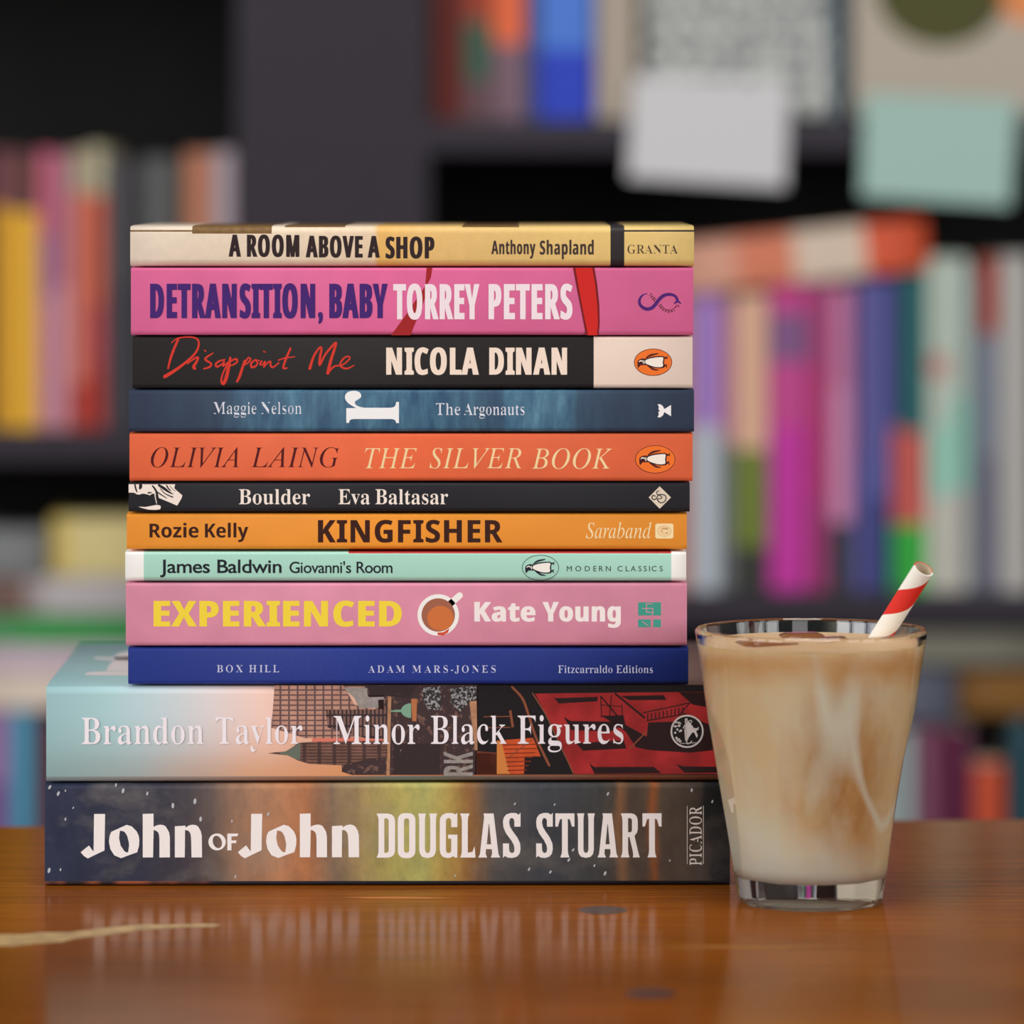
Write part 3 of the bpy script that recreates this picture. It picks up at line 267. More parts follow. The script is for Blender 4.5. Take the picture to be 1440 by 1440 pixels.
    'K': (977, '-72 0 7 29 53 4 25 6 20 11 18 16 15 23 24 67 180 672 13 63 -1 24 -8 23 -16 15 -25 10 -58 8 7 29 396 0 -9 -29 -33 -1 -37 -7 -28 -14 -22 -26 -27 -72 -75 -280 -4 -17 1 -12 13 -4 13 7 354 284 53 50 26 39 3 16 -3 13 -9 11 -15 7 -58 6 7 29 350 0 -10 -27 -31 -3 -51 -17 -58 -35 -70 -52 -134 -104 -244 -194 284 -419 34 -45 33 -34 33 -24 37 -14 41 -5 -7 -27 -428 0 9 27 58 5 22 7 14 12 8 18 -3 32 -18 37 -20 33 -216 319 -15 11 -9 0 -9 -6 -6 -12 -85 -323 -11 -52 1 -24 9 -24 18 -16 28 -9 66 -6 -7 -29'),
    'L': (965, '-52 0 7 29 32 1 42 8 31 17 23 29 28 72 179 672 14 63 -3 36 -13 19 -21 13 -31 8 -41 4 7 29 398 0 -10 -27 -46 -5 -36 -13 -26 -22 -22 -36 -18 -52 -173 -647 -20 -81 3 -32 11 -17 19 -10 30 -6 42 -1 146 0 77 7 63 12 53 21 47 30 41 41 39 54 38 67 28 0 -94 -283'),
    'N': (1077, '727 -23 -396 825 -169 -621 -15 -76 3 -38 13 -18 21 -10 78 -10 -8 -29 -326 0 7 29 49 4 37 12 28 21 22 37 19 53 189 689 5 27 -4 33 -13 24 -21 23 -28 14 -43 5 7 29 210 0 368 -767 159 586 15 76 -3 38 -13 18 -22 10 -78 10 7 29 328 0 -8 -29 -62 -6 -23 -9 -20 -13 -17 -19 -14 -26 -19 -54 -236 -867'),
    'O': (1111, '431 -22 -90 7 -79 22 -69 36 -56 48 -44 60 -30 71 -15 82 0 84 11 78 23 77 34 76 41 73 50 69 57 62 62 56 67 49 70 39 74 30 75 19 74 6 90 -8 78 -22 67 -37 55 -49 42 -61 29 -71 15 -80 1 -76 -9 -64 -16 -66 -24 -66 -31 -64 -36 -62 -41 -59 -45 -55 -50 -50 -52 -43 -83 -52 -58 -26 -60 -18 -63 -11|462 23 58 13 56 26 53 37 51 46 47 55 42 62 38 68 32 73 26 75 20 79 11 78 4 77 -2 50 -6 45 -11 39 -16 35 -20 29 -23 25 -28 19 -31 13 -35 9 -70 1 -62 -15 -61 -29 -60 -42 -56 -54 -52 -65 -46 -74 -41 -82 -25 -65 -20 -64 -14 -65 -9 -64 -2 -63 2 -50 7 -46 12 -40 16 -36 21 -31 25 -25 29 -20 33 -14 37 -8'),
    'R': (970, '-72 0 7 29 33 1 42 9 31 18 23 29 27 70 179 672 13 63 -1 26 -8 22 -16 15 -25 9 -58 8 7 29 423 0 58 -2 52 -7 46 -12 39 -16 34 -20 27 -25 22 -28 15 -32 9 -36 3 -39 -11 -77 -35 -66 -57 -55 -81 -45 -103 -34 133 -322 26 -57 26 -44 25 -30 31 -18 44 -6 -9 -29 -224 0 -200 491 -147 6 -82 -306 -17 -81 0 -27 8 -24 17 -16 24 -10 70 -6 -8 -27|492 540 52 8 46 13 41 19 34 23 29 29 23 31 16 36 9 40 4 43 -9 61 -24 48 -41 34 -58 20 -87 7 -44 -6 -16 -8 -13 -11 -20 -40 -9 -30 -85 -314 75 -5'),
    'S': (793, '292 -19 -80 14 -110 33 -12 1 -30 -7 -21 -23 -7 -16 -26 0 49 331 27 1 4 -54 8 -49 13 -43 18 -38 22 -33 27 -27 30 -21 33 -15 37 -9 61 -2 41 9 37 17 32 24 26 31 20 36 12 40 4 44 -2 30 -8 30 -31 59 -39 54 -96 101 -56 61 -40 54 -26 49 -15 48 -5 49 6 58 17 52 29 47 38 40 48 31 55 21 62 11 73 0 51 -6 103 -31 17 1 23 11 17 22 28 0 -46 -293 -24 0 -8 90 -10 37 -14 33 -18 28 -21 23 -25 18 -27 12 -31 8 -63 1 -51 -15 -41 -28 -29 -41 -14 -51 -1 -47 10 -36 18 -36 54 -76 110 -117 71 -81 22 -40 16 -42 10 -45 2 -80 -13 -61 -27 -56 -38 -48 -47 -40 -57 -30 -64 -18 -34 -5'),
    'T': (903, '107 0 6 29 66 4 29 8 24 14 20 21 16 28 31 88 192 705 4 21 -1 14 -12 12 -25 4 -74 -1 -62 -6 -51 -12 -41 -19 -34 -26 -26 -33 -23 -43 -19 -51 -32 3 64 240 832 0 -46 -247 -27 0 -5 103 -17 43 -13 15 -17 12 -50 17 -72 5 -78 -3 -16 -14 -8 -21 -195 -711 -20 -91 0 -30 10 -22 19 -14 30 -8 83 -5 -8 -29'),
    'V': (939, '172 -22 35 872 -3 47 -11 35 -20 22 -33 13 -59 4 6 29 400 0 -7 -26 -38 -1 -41 -9 -26 -19 -16 -32 -11 -81 -27 -627 506 601 46 62 23 42 2 26 -8 16 -16 10 -76 9 5 29 308 0 -10 -29 -19 -1 -32 -12 -33 -24 -99 -107 -714 -849'),
    'a': (736, '85 -16 -37 13 -30 25 -21 38 -10 50 1 76 17 95 35 96 51 92 65 83 38 38 39 32 40 26 40 18 41 11 41 4 33 -3 27 -10 21 -15 15 -22 9 -28 19 62 110 0 -139 -497 -13 -73 4 -13 12 -6 22 3 39 31 53 62 20 -17 -46 -62 -44 -48 -41 -35 -39 -20 -36 -7 -22 2 -16 8 -12 14 -7 18 -1 46 16 72 31 110 -64 -98 -60 -76 -58 -53 -30 -19 -30 -14 -30 -8|190 72 28 10 31 21 31 28 62 78 57 94 44 104 16 52 9 49 3 45 -3 33 -9 25 -14 18 -21 10 -27 4 -27 -3 -26 -8 -27 -15 -51 -45 -48 -66 -41 -82 -40 -118 -19 -87 -3 -42 2 -51 7 -24 13 -17 17 -11'),
    'b': (733, '143 -16 -57 9 -46 19 -32 25 -16 27 0 31 4 13 193 760 10 62 -2 26 -7 12 -13 7 -69 5 8 26 70 7 56 11 60 17 40 6 7 -5 1 -9 -129 -494 44 51 46 40 47 28 50 17 52 6 34 -3 32 -7 28 -11 26 -16 23 -21 20 -25 15 -28 11 -31 6 -34 1 -71 -13 -70 -25 -68 -35 -67 -45 -61 -54 -56 -61 -48 -66 -39 -71 -27 -72 -14|204 20 32 3 32 8 32 13 31 18 59 51 51 65 42 78 30 83 15 78 1 65 -11 48 -23 39 -32 26 -40 13 -50 -1 -27 -7 -25 -13 -49 -41 -44 -60 -35 -80 -15 -48 -61 -215 -10 -51 4 -32 11 -17 20 -13 27 -7'),
    'd': (763, '104 -15 -46 14 -37 30 -25 43 -13 54 -1 60 10 59 20 64 27 64 35 63 42 61 47 55 51 48 39 30 40 22 41 16 40 10 39 3 59 -8 22 -10 16 -14 12 -17 65 263 5 35 -2 24 -8 12 -13 7 -68 5 8 28 69 7 56 10 74 22 20 3 9 -3 4 -14 -4 -24 -220 -834 -14 -78 5 -19 17 -10 13 -1 16 4 45 35 60 69 23 -18 -50 -63 -46 -49 -40 -34 -40 -20 -39 -6 -27 3 -20 9 -15 15 -9 21 -1 52 13 68 26 90 -61 -94 -58 -73 -58 -51 -30 -17 -31 -13 -31 -8|210 61 31 10 33 22 33 31 64 82 57 100 43 106 15 52 9 49 4 45 -4 30 -9 25 -15 18 -20 11 -25 4 -28 -3 -28 -8 -29 -14 -57 -44 -54 -65 -47 -82 -40 -96 -25 -89 -8 -77 4 -37 11 -30 18 -23 23 -14 14 -4'),
    'n': (783, '478 -19 -24 3 -20 10 -15 16 -10 22 -3 27 9 59 28 110 42 149 27 111 10 58 -6 29 -8 9 -24 7 -23 -4 -27 -12 -60 -44 -63 -66 -61 -78 -51 -82 -43 -98 -44 -130 -21 -77 -117 0 140 475 18 77 0 23 -6 17 -12 11 -19 6 -57 4 4 26 149 21 91 20 4 -4 0 -14 -87 -280 86 107 81 83 76 59 67 35 30 9 27 3 31 -3 23 -10 17 -16 10 -22 1 -62 -18 -87 -84 -289 -18 -73 4 -32 15 -10 11 -2 18 5 20 15 47 59 28 44 23 -17 -42 -71 -43 -55 -43 -39 -43 -24'),
    'r': (481, '-27 0 125 449 21 95 0 26 -6 19 -13 11 -73 11 5 28 139 24 90 17 7 -6 -1 -12 -75 -276 64 106 58 83 51 58 44 36 38 12 21 -3 17 -10 14 -15 8 -20 3 -25 -4 -29 -11 -25 -18 -20 -21 -12 -25 -5 -19 3 -17 8 -15 12 -10 16 -4 21 -70 -84 -63 -99 -55 -115 -49 -132 -41 -147'),
  },
}
def contours(body, style, track=1.0):
    out = []; x = 0
    for ch in body:
        adv, cs = GLYPHS[style][ch]
        one = []
        for c in cs.split('|') if cs else []:
            v = [int(k) for k in c.split()]; px = py = 0; pts = []
            for i in range(0, len(v), 2):
                px += v[i]; py += v[i+1]; pts.append(Vector((x + px/1000, py/1000)))
            one.append(pts)
        out += group_contours(one); x += adv/1000 * track
    return out
def sarea(p): return .5 * sum(p[i].x * p[(i+1) % len(p)].y - p[(i+1) % len(p)].x * p[i].y for i in range(len(p)))
def inside(q, p):
    c = False; n = len(p)
    for i in range(n):
        a, b = p[i], p[i-1]
        if (a.y > q.y) != (b.y > q.y) and q.x < (b.x - a.x) * (q.y - a.y) / (b.y - a.y) + a.x: c = not c
    return c
def group_contours(cs):
    res = []; holes = []
    for i, c in enumerate(cs):
        d = sum(inside(c[0], o) for j, o in enumerate(cs) if j != i)
        if d % 2 == 0: res.append([c if sarea(c) > 0 else c[::-1]])
        else: holes.append(c if sarea(c) < 0 else c[::-1])
    for h in holes:
        best = [g for g in res if inside(h[0], g[0])]
        if best: min(best, key=lambda g: sarea(g[0])).append(h)
    return res
def offset(c, dx, dy):
    n = len(c); out = []
    for i in range(n):
        a, b, d = c[i-1], c[i], c[(i+1) % n]
        e1 = (b - a).normalized(); e2 = (d - b).normalized()
        n1 = Vector((e1.y, -e1.x)); n2 = Vector((e2.y, -e2.x)); m = n1 + n2
        if m.length < 1e-3: m = n1
        m.normalize(); k = min(1.5, 1 / max(.35, m.dot(n1)))
        out.append(Vector((b.x + m.x * k * dx, b.y + m.y * k * dy)))
    return out
class Glyph(list): pass                           # outline and holes already wound against each other
_cap = {}
def text(body, style, x0, x1, ytop, ybase, dx=0, dy=0, track=1.0, tilt=0):
    """glyphs as [outer, hole...] lists in photo px; dx, dy thicken the strokes (px)"""
    if style not in _cap: _cap[style] = max(p.y for g in contours('H', style) for p in g[0])
    gs = contours(body, style, track)
    a = min(p.x for g in gs for p in g[0]); b = max(p.x for g in gs for p in g[0])
    kx = (x1 - x0 - 2 * dx) / (b - a); ky = (ybase - ytop - 2 * dy) / _cap[style]
    out = []
    for g in gs:
        g = [[Vector((x0 + dx + (p.x - a) * kx, p.y * ky + dy)) for p in c] for c in g]
        out.append(Glyph([Vector((p.x, ybase - p.y + tilt * (p.x - x0))) for p in offset(c, dx, dy)] for c in g))
    return out
def rotate_text(gl, x0, y0, w):
    """text laid out in a box 0..w, 0..h (y down) turned to read upwards; its baseline's left end comes to (x0, y0)"""
    return [Glyph([Vector((x0 + p.y, y0 - p.x)) for p in c] for c in g) for g in gl]
def V2(l): return [Vector(p) for p in l]
def poly(*pts): return [[V2(pts)]]
def zc(ox, oy, sc): return lambda *pts: [Vector((ox + p[0] / sc, oy + p[1] / sc)) for p in pts]
def ell(cx, cy, rx, ry, n=48, a0=0, a1=2*PI, rot=0):
    pts = []
    for i in range(n):
        t = a0 + (a1 - a0) * i / (n if abs(a1 - a0 - 2*PI) < 1e-6 else n - 1)
        x, y = rx * math.cos(t), ry * math.sin(t)
        pts.append(Vector((cx + x*math.cos(rot) - y*math.sin(rot), cy + x*math.sin(rot) + y*math.cos(rot))))
    return pts
def catmull(pts, n=6):
    if len(pts) < 3: return pts
    P = [pts[0]] + pts + [pts[-1]]; out = []
    for i in range(1, len(P) - 2):
        for k in range(n):
            t = k / n; a, b, c, d = P[i-1], P[i], P[i+1], P[i+2]
            out.append(tuple(.5 * (2*b[j] + (c[j]-a[j])*t + (2*a[j]-5*b[j]+4*c[j]-d[j])*t*t + (3*b[j]-a[j]-3*c[j]+d[j])*t**3) for j in range(3)))
    out.append(tuple(P[-2])); return out
def stroke(pts, w=None, curve=True):
    """brush stroke through (x, y[, width]) points -> list of convex pieces"""
    q = [(p[0], p[1], p[2] if len(p) > 2 else w) for p in pts]
    q = catmull(q) if curve else q
    out = []
    for a, b in zip(q, q[1:]):
        d = Vector((b[0]-a[0], b[1]-a[1]))
        if d.length < 1e-6: continue
        d.normalize(); n = Vector((-d.y, d.x)); A, B = Vector(a[:2]), Vector(b[:2])
        out.append(Merged([[A + n*a[2]/2, B + n*b[2]/2, B - n*b[2]/2, A - n*a[2]/2]]))
    for p in q[::2] + [q[-1]]:
        if curve: out.append(Merged([ell(p[0], p[1], p[2]/2, p[2]/2, 10)]))
    return out
def sc_pts(f, pts, k):                            # strokes given in zoom coordinates with widths
    return [(f((p[0], p[1]))[0].x, f((p[0], p[1]))[0].y, p[2] / k) for p in pts]

def winding(q, p):
    w = 0; b = p[-1]
    for a in p:
        if (a.y > q.y) != (b.y > q.y) and q.x < (b.x - a.x) * (q.y - a.y) / (b.y - a.y) + a.x: w += 1 if a.y > b.y else -1
        b = a
    return w
class Merged(list): pass                               # contours that merge into one area
def tri(bm, g, to3, mi=0):
    if not isinstance(g, (Merged, Glyph)) and len(g) > 1:
        sg = sarea(g[0]) > 0; g = [g[0]] + [c if (sarea(c) > 0) != sg else c[::-1] for c in g[1:]]
    vs_ = []; es = []
    for c in g:
        n0 = len(vs_); vs_ += c; es += [(n0 + i, n0 + (i+1) % len(c)) for i in range(len(c))]
    v, _, f, *_r = delaunay_2d_cdt(vs_, es, [], 0, 1e-7 if abs(vs_[0].x) < 1 else 1e-5)
    bb = [(min(p.x for p in c), max(p.x for p in c), min(p.y for p in c), max(p.y for p in c)) for c in g]
    bv = {}; union = isinstance(g, Merged); sgn = 1 if sarea(g[0]) > 0 else -1
    for t in f:
        q = sum((v[i] for i in t), Vector((0, 0))) / len(t)
        k = 0
        for c, (xa, xb_, ya, yb_) in zip(g, bb):
            if xa <= q.x <= xb_ and ya <= q.y <= yb_:
                w_ = winding(q, c)
                if union and w_: k = 1; break
                k += w_ * sgn
        if k <= 0: continue
        for i in t:
            if i not in bv: bv[i] = bm.verts.new(to3(v[i]))
        try: bm.faces.new([bv[i] for i in t]).material_index = mi
        except ValueError: pass

class Ink:
    """printed marks of one book, lying just proud of the spine (layer by layer)"""
    def __init__(s, book, zpx): s.book = book; s.zpx = zpx
    def put(s, name, parts, y=None):              # parts: (layer, material, glyphs)
        bm = bmesh.new(); mats = []
        for layer, m, gl in parts:
            if m not in mats: mats.append(m)
            yy = -2.5e-5 * layer if y is None else y
            st = [g for g in gl if isinstance(g, Merged)]
            gl = [g for g in gl if not isinstance(g, Merged)] + ([Merged([c for g in st for c in g])] if st else [])
            for g in gl: tri(bm, g, lambda p: Vector(((p.x - 720) * S0, yy, (s.zpx - p.y) * S0)), mats.index(m))
        for f in bm.faces:
            f.normal_update()
            if f.normal.y > 0: f.normal_flip()
        return obj(name, bm, mats, s.book, 'keep')

# ------------------------------------------------------------------ books of the stack
def cover(parent, name, x0, x1, h, depth, mats, stops=(), pick=None, rt=.0011, rb=.0017, th=.00035, g=0.0):
    """C-shaped cover: rounded spine at y=0 and two boards running back; X stops split it for colours"""
    q = [(.014, h)] if g else []                   # g: how much thinner the book is at its hinge
    prof = [(depth, h)] + q
    for k in range(7):
        a = PI/2 + k/6 * PI/2; prof.append((rt + rt*math.cos(a), h - g - rt + rt*math.sin(a)))
    for k in range(7):
        a = PI + k/6 * PI/2; prof.append((rb + rb*math.cos(a), g + rb + rb*math.sin(a)))
    prof += [(y_, 0) for y_, _ in q] + [(depth, 0)]
    n = len(prof); inn = []
    for i, (y, z) in enumerate(prof):
        a = Vector(prof[max(0, i-1)]); b = Vector(prof[min(n-1, i+1)]); d = (b - a).normalized()
        inn.append((y - d.y*th, z + d.x*th))
    xs = sorted({x0, x1, *[s for s in stops if x0 < s < x1]})
    bm = bmesh.new()
    O = [[bm.verts.new((x, y, z)) for y, z in prof] for x in xs]
    I = [[bm.verts.new((x, y, z)) for y, z in inn] for x in xs]
    for j in range(len(xs) - 1):
        xm = (xs[j] + xs[j+1]) / 2
        for i in range(n - 1):
            f = bm.faces.new((O[j][i], O[j][i+1], O[j+1][i+1], O[j+1][i]))
            zm = (prof[i][1] + prof[i+1][1]) / 2; ym = (prof[i][0] + prof[i+1][0]) / 2
            f.material_index = pick(xm, ym, zm) if pick else 0; f.smooth = True
            bm.faces.new((I[j][i], I[j+1][i], I[j+1][i+1], I[j][i+1])).material_index = len(mats) - 1
        for i in (0, n - 1):
            bm.faces.new((O[j][i], O[j+1][i], I[j+1][i], I[j][i])).material_index = len(mats) - 1
    for j in (0, len(xs) - 1):
        for i in range(n - 1):
            bm.faces.new((O[j][i], I[j][i], I[j][i+1], O[j][i+1])).material_index = len(mats) - 1
    return obj(name, bm, mats, parent)
PAPER = mat((226, 214, 192), .8, .1, noise=.12, nscale=60, stretch=(1, 1, 60))
WHITE = mat((236, 230, 222), .6, .2)
def pages(parent, x0, x1, h, depth, th=.0004, inset=0.0, y0=.0012):
    bm = bmesh.new(); box(bm, x0 + inset, x1 - inset, y0 + th, depth - inset, th + 1e-5, h - th - 1e-5)
    return obj('page_block', bm, PAPER, parent)

def X(px): return (px - 720) * S0
LBL = 'books stacked on the table'
HINGE = .0003
def paperback(px0, px1, ptop, pbot, mats, label, y=0.0, depth=.129, name='paperback_book', **kw):
    z0 = (1246 - pbot) * S0; h = (pbot - ptop) * S0
    t = thing(name, label, 'book', (0, y, z0), 0, LBL)
    cover(t, 'cover', X(px0), X(px1), h, depth, mats, g=HINGE, **kw)
    pages(t, X(px0) + .0001, X(px1) - .0001, h, depth - .0003, y0=max(kw.get('rt', 0), kw.get('rb', 0), .0012), th=.0004 + HINGE)
    return t, Ink(t, pbot)

# ------------------------------------------------------------------ setting: floor, wall, bookcase, table
def wood_floor():
    n = NT('floor_boards', .5, .3); v, x, y, z = n.obj()
    f = n.noise(v, 6, 5, (1, 9, 1)); c = n.ramp(f, [(.3, (.10, .06, .035)), (.7, (.20, .13, .08))])
    n.val(n.b.inputs['Base Color'], c); return n.m
bm = bmesh.new(); box(bm, -2.6, 2.6, -4.2, 1.62, -.76, -.74); o = obj('floor', bm, wood_floor()); o['kind'] = 'structure'
bm = bmesh.new(); box(bm, -2.6, 2.6, 1.56, 1.62, -.74, 1.8); o = obj('wall_back', bm, mat((150, 145, 140), .8, .2)); o['kind'] = 'structure'

YS = 1.235                                         # front edge of the bookcase
SB = (DIST + YS) / FPX
def xb(px): return (px - 720) * SB
def zb(py): return CAMZ + (HZ - py) * SB
BG = 1.02                                          # paint gain of the things by the bookcase
def dark_wood():
    n = NT('dark_painted_wood', .45, .35); v, x, y, z = n.obj()
    f = n.noise(v, 30, 4, (8, 8, 1)); c = n.ramp(f, [(.3, col((37, 32, 42), 1)), (.7, col((44, 38, 49), 1))])
    n.val(n.b.inputs['Base Color'], c); return n.m
DW = dark_wood()
def back_wood():
    n = NT('black_back_board', .6, .2); v, x, y, z = n.obj()
    c = n.ramp(n.noise(v, 20, 3, (6, 6, 1)), [(.3, (.006, .005, .005, 1)), (.7, (.010, .009, .009, 1))])
    n.val(n.b.inputs['Base Color'], c); return n.m
BK = back_wood()
bc = thing('bookcase', 'tall dark charcoal bookcase with a broad upright, filled with books behind the table', 'bookcase', (0, YS, 0))
def bpart(name, x0, x1, y0, y1, z0, z1, m=DW, bev=.0015):
    bm = bmesh.new(); box(bm, x0, x1, y0, y1, z0, z1, bev); return obj(name, bm, m, bc)
bpart('back_panel', -1.3, 1.3, .30, .318, -.74, 1.1, BK, 0)
bpart('upright', xb(333), xb(603), 0, .30, -.74, 1.1)
bpart('side_panel', -1.3, -1.27, 0, .30, -.74, 1.1); bpart('side_panel', 1.27, 1.3, 0, .30, -.74, 1.1)
LX, RX = (-1.27, xb(333)), (xb(603), 1.27)
Z_RU, Z_RM, Z_RL = zb(168), zb(833), zb(1330)     # tops of the right-hand shelves
Z_LM, Z_LL = zb(604), zb(1330)
for z in (Z_RU, Z_RM, Z_RL, Z_RU + .36): bpart('shelf', *RX, 0, .30, z - .021, z)
for z in (Z_LM, Z_LL, Z_LM + .34): bpart('shelf', *LX, 0, .30, z - .021, z)
bpart('top_panel', -1.3, 1.3, 0, .318, 1.1, 1.13)

def table_wood():
    n = NT('varnished_table_wood', .13, .14); v, x, y, z = n.obj()
    warp = n.noise(v, 3, 3, (1, 4, 1))
    g = n.noise(v, 14, 6, (1, 22, 8), .6)
    big = n.noise(v, 2.2, 2, (1, 3, 1))
    a = n.ramp(g, [(.25, col((122, 64, 14), 1.0)), (.5, col((148, 82, 20), 1.0)), (.75, col((172, 102, 30), 1.0))])
    b = n.ramp(big, [(.35, (.56, .54, .52)), (.65, (.86, .84, .82))])
    c = n.mix(1.0, a, b, 'MULTIPLY')
    fine = n.noise(v, 60, 4, (2, 60, 1)); c = n.mix(.25, c, n.ramp(fine, [(.3, (.5, .45, .4)), (.7, (1.2, 1.2, 1.2))]), 'MULTIPLY')
    n.val(n.b.inputs['Base Color'], c)
    tr = n.math('MULTIPLY_ADD', n.noise(v, 25, 3), .08, .11)
    n.b.inputs['Specular IOR Level'].default_value = 0
    gls = n.n('BsdfGlossy'); gls.inputs['Color'].default_value = (1, 1, 1, 1)          # worn varnish: a thin, partly broken gloss
    n.val(gls.inputs['Roughness'], tr); fr = n.n('Fresnel'); fr.inputs['IOR'].default_value = 1.4
    mx = n.n('MixShader'); n.val(mx.inputs[0], n.math('MULTIPLY', fr.outputs[0], .44))
    n.t.links.new(n.b.outputs[0], mx.inputs[1]); n.t.links.new(gls.outputs[0], mx.inputs[2])
    n.t.links.new(mx.outputs[0], n.t.nodes['Material Output'].inputs['Surface'])
    bp = n.n('Bump'); bp.inputs['Strength'].default_value = .06; bp.inputs['Distance'].default_value = .0005
    n.val(bp.inputs['Height'], n.noise(v, 40, 3, (1, 10, 1))); n.val(n.b.inputs['Normal'], bp.outputs[0]); n.val(gls.inputs['Normal'], bp.outputs[0])
    return n.m
TW = table_wood()
tb = thing('table', 'orange-brown varnished wooden table with worn marks under the book stack', 'table', (0, 0, 0))
bm = bmesh.new()
pl, pr = on_table(0, 1161), on_table(1440, 1151); sl = (pr.y - pl.y) / (pr.x - pl.x); yb = lambda x: pl.y + (x - pl.x) * sl
top = [(-.75, -.85), (.75, -.85), (.75, yb(.75)), (-.75, yb(-.75))]
lo = [bm.verts.new((x, y, -.032)) for x, y in top]; hi = [bm.verts.new((x, y, 0)) for x, y in top]
bm.faces.new(hi); bm.faces.new(lo[::-1])
for i in range(4): bm.faces.new((lo[i], lo[(i+1) % 4], hi[(i+1) % 4], hi[i]))
bmesh.ops.bevel(bm, geom=bm.edges[:], offset=.003, segments=3, affect='EDGES', profile=.5)
obj('tabletop', bm, TW, tb)
for ya in (-.76, .05):
    bm = bmesh.new(); box(bm, -.65, .65, ya, ya + .025, -.12, -.0325); obj('apron', bm, TW, tb)
for sx in (-.68, .68):
    for sy in (-.77, .07):
        bm = bmesh.new(); box(bm, sx - .03, sx + .03, sy - .03, sy + .03, -.74, -.0325, .003); obj('leg', bm, TW, tb)
def table_patch(name, pts, m, lift=6e-5):
    bm = bmesh.new(); P = [on_table(*p) for p in pts]
    tri(bm, [[Vector((p.x, p.y)) for p in P]], lambda q: Vector((q.x, q.y, lift)))
    for f in bm.faces:
        f.normal_update()
        if f.normal.z < 0: f.normal_flip()
    return obj(name, bm, m, tb, 'keep')
plug = mat((62, 44, 38), .3, .35, noise=.25, nscale=200)
table_patch('dark_plug', ell(848, 1280, 34, 5.6, 40), plug)
table_patch('dark_plug', ell(915, 1397, 36, 7, 40), plug)
scr = mat((176, 146, 102), .5, .25, noise=.3, nscale=160, g=1.0)
table_patch('scratch', [(-20, 1313), (30, 1314), (60, 1311), (100, 1311), (130, 1307), (165, 1303), (200, 1300), (240, 1300), (290, 1299), (312, 1300), (300, 1304),
    (265, 1304), (230, 1306), (190, 1309), (150, 1315), (105, 1320), (88, 1325), (50, 1327), (20, 1331), (-20, 1330)], scr)
table_patch('scratch', [(480, 1262), (560, 1261), (640, 1263), (600, 1264), (520, 1264)], mat((190, 110, 50), .5, .3, g=1.0))
table_patch('scratch', [(905, 1332), (1010, 1330), (1100, 1331), (1180, 1330), (1100, 1334), (1000, 1333)], mat((150, 100, 40), .5, .3, g=1.0))

# ------------------------------------------------------------------ stack of books, from the table up
def dust_jacket_book(name, px0, px1, ptop, pbot, depth, jm, label, rotz, pivot_px, strip, rt=.003, rb=.0022, pick=None, stops=(), mats=None):
    z0 = (1246 - pbot) * S0; h = (pbot - ptop) * S0
    t = thing(name, label, 'book', (0, 0, z0), 0, LBL)
    M = Matrix.Translation((X(pivot_px), 0, z0)) @ Matrix.Rotation(rotz, 4, 'Z') @ Matrix.Translation((-X(pivot_px), 0, 0))
    t.matrix_world = M
    cover(t, 'dust_jacket', X(px0), X(px1), h, depth, mats or [jm, WHITE], rt=rt, rb=rb, pick=pick, stops=stops, th=.0003, g=HINGE)
    bdm = mat((60, 58, 64), .7, .2)
    for zz in (h - .0034, .0007):
        bm = bmesh.new(); box(bm, X(px0) + .0003, X(px1) - .0003, rt, depth - .0006, zz, zz + .0026); obj('board', bm, bdm, t)
    bm = bmesh.new(); box(bm, X(px0) + .004, X(px1) - .004, rt, depth - .004, .0034, h - .0035); obj('page_block', bm, PAPER, t)
    return t, Ink(t, pbot)

# 12: bottom hardback, smoky spine
def pxn(px): return (px - 40) / 1010.0
n = NT('smoky_jacket', .45, .22); v, x, y, z = n.obj()
w = n.noise(v, 26, 3, (1, 1, .45)); w2 = n.noise(v, 90, 3, (1, 1, .35))
f = n.math('ADD', n.math('MULTIPLY_ADD', x, 1/(1010*S0), (720 - 40)/1010), n.math('MULTIPLY_ADD', w, .07, -.035))
f = n.math('ADD', f, n.math('MULTIPLY_ADD', w2, .02, -.01))
st = [(64, (44, 50, 72)), (200, (46, 47, 62)), (270, (62, 56, 62)), (310, (90, 76, 70)), (345, (140, 105, 82)), (395, (168, 118, 84)), (432, (160, 104, 68)),
      (462, (118, 98, 80)), (500, (146, 124, 84)), (548, (160, 150, 84)), (592, (166, 164, 96)), (625, (165, 140, 74)), (652, (140, 100, 56)), (690, (84, 80, 78)),
      (760, (64, 68, 76)), (845, (76, 77, 78)), (866, (90, 84, 78)), (876, (160, 118, 84)), (890, (98, 86, 78)), (914, (108, 94, 82)), (924, (180, 110, 64)),
      (937, (112, 98, 86)), (998, (98, 88, 82)), (1006, (56, 57, 62)), (1030, (46, 47, 54))]
base = n.ramp(f, [(pxn(p), col(c)) for p, c in st])
gr = n.ramp(n.noise(v, 140, 6, (1, 1, .6), .7), [(.25, (.62, .64, .7)), (.75, (1.3, 1.27, 1.22))])
c = n.mix(.85, base, gr, 'MULTIPLY')
mist = n.ramp(n.noise(v, 32, 4, (1, 1, 1.6), .6, (3, 0, 1)), [(.52, (0, 0, 0)), (.72, (.4, .4, .4))])
c = n.mix(mist, c, col((128, 122, 112)))
n.val(n.b.inputs['Base Color'], c); J12 = n.m
n = NT('jacket_edge_pattern', .4); v, x, y, z = n.obj()
c = n.ramp(n.noise(v, 55, 2, (1, 0, 0)), [(.45, col((48, 42, 46))), (.56, col((150, 84, 60)))])
c = n.mix(n.ramp(n.math('MULTIPLY_ADD', x, 1/(1010*S0), (720 - 40)/1010), [(.22, (0, 0, 0)), (.28, (1, 1, 1))]), c, col((40, 42, 52)))
n.val(n.b.inputs['Base Color'], c); J12b = n.m
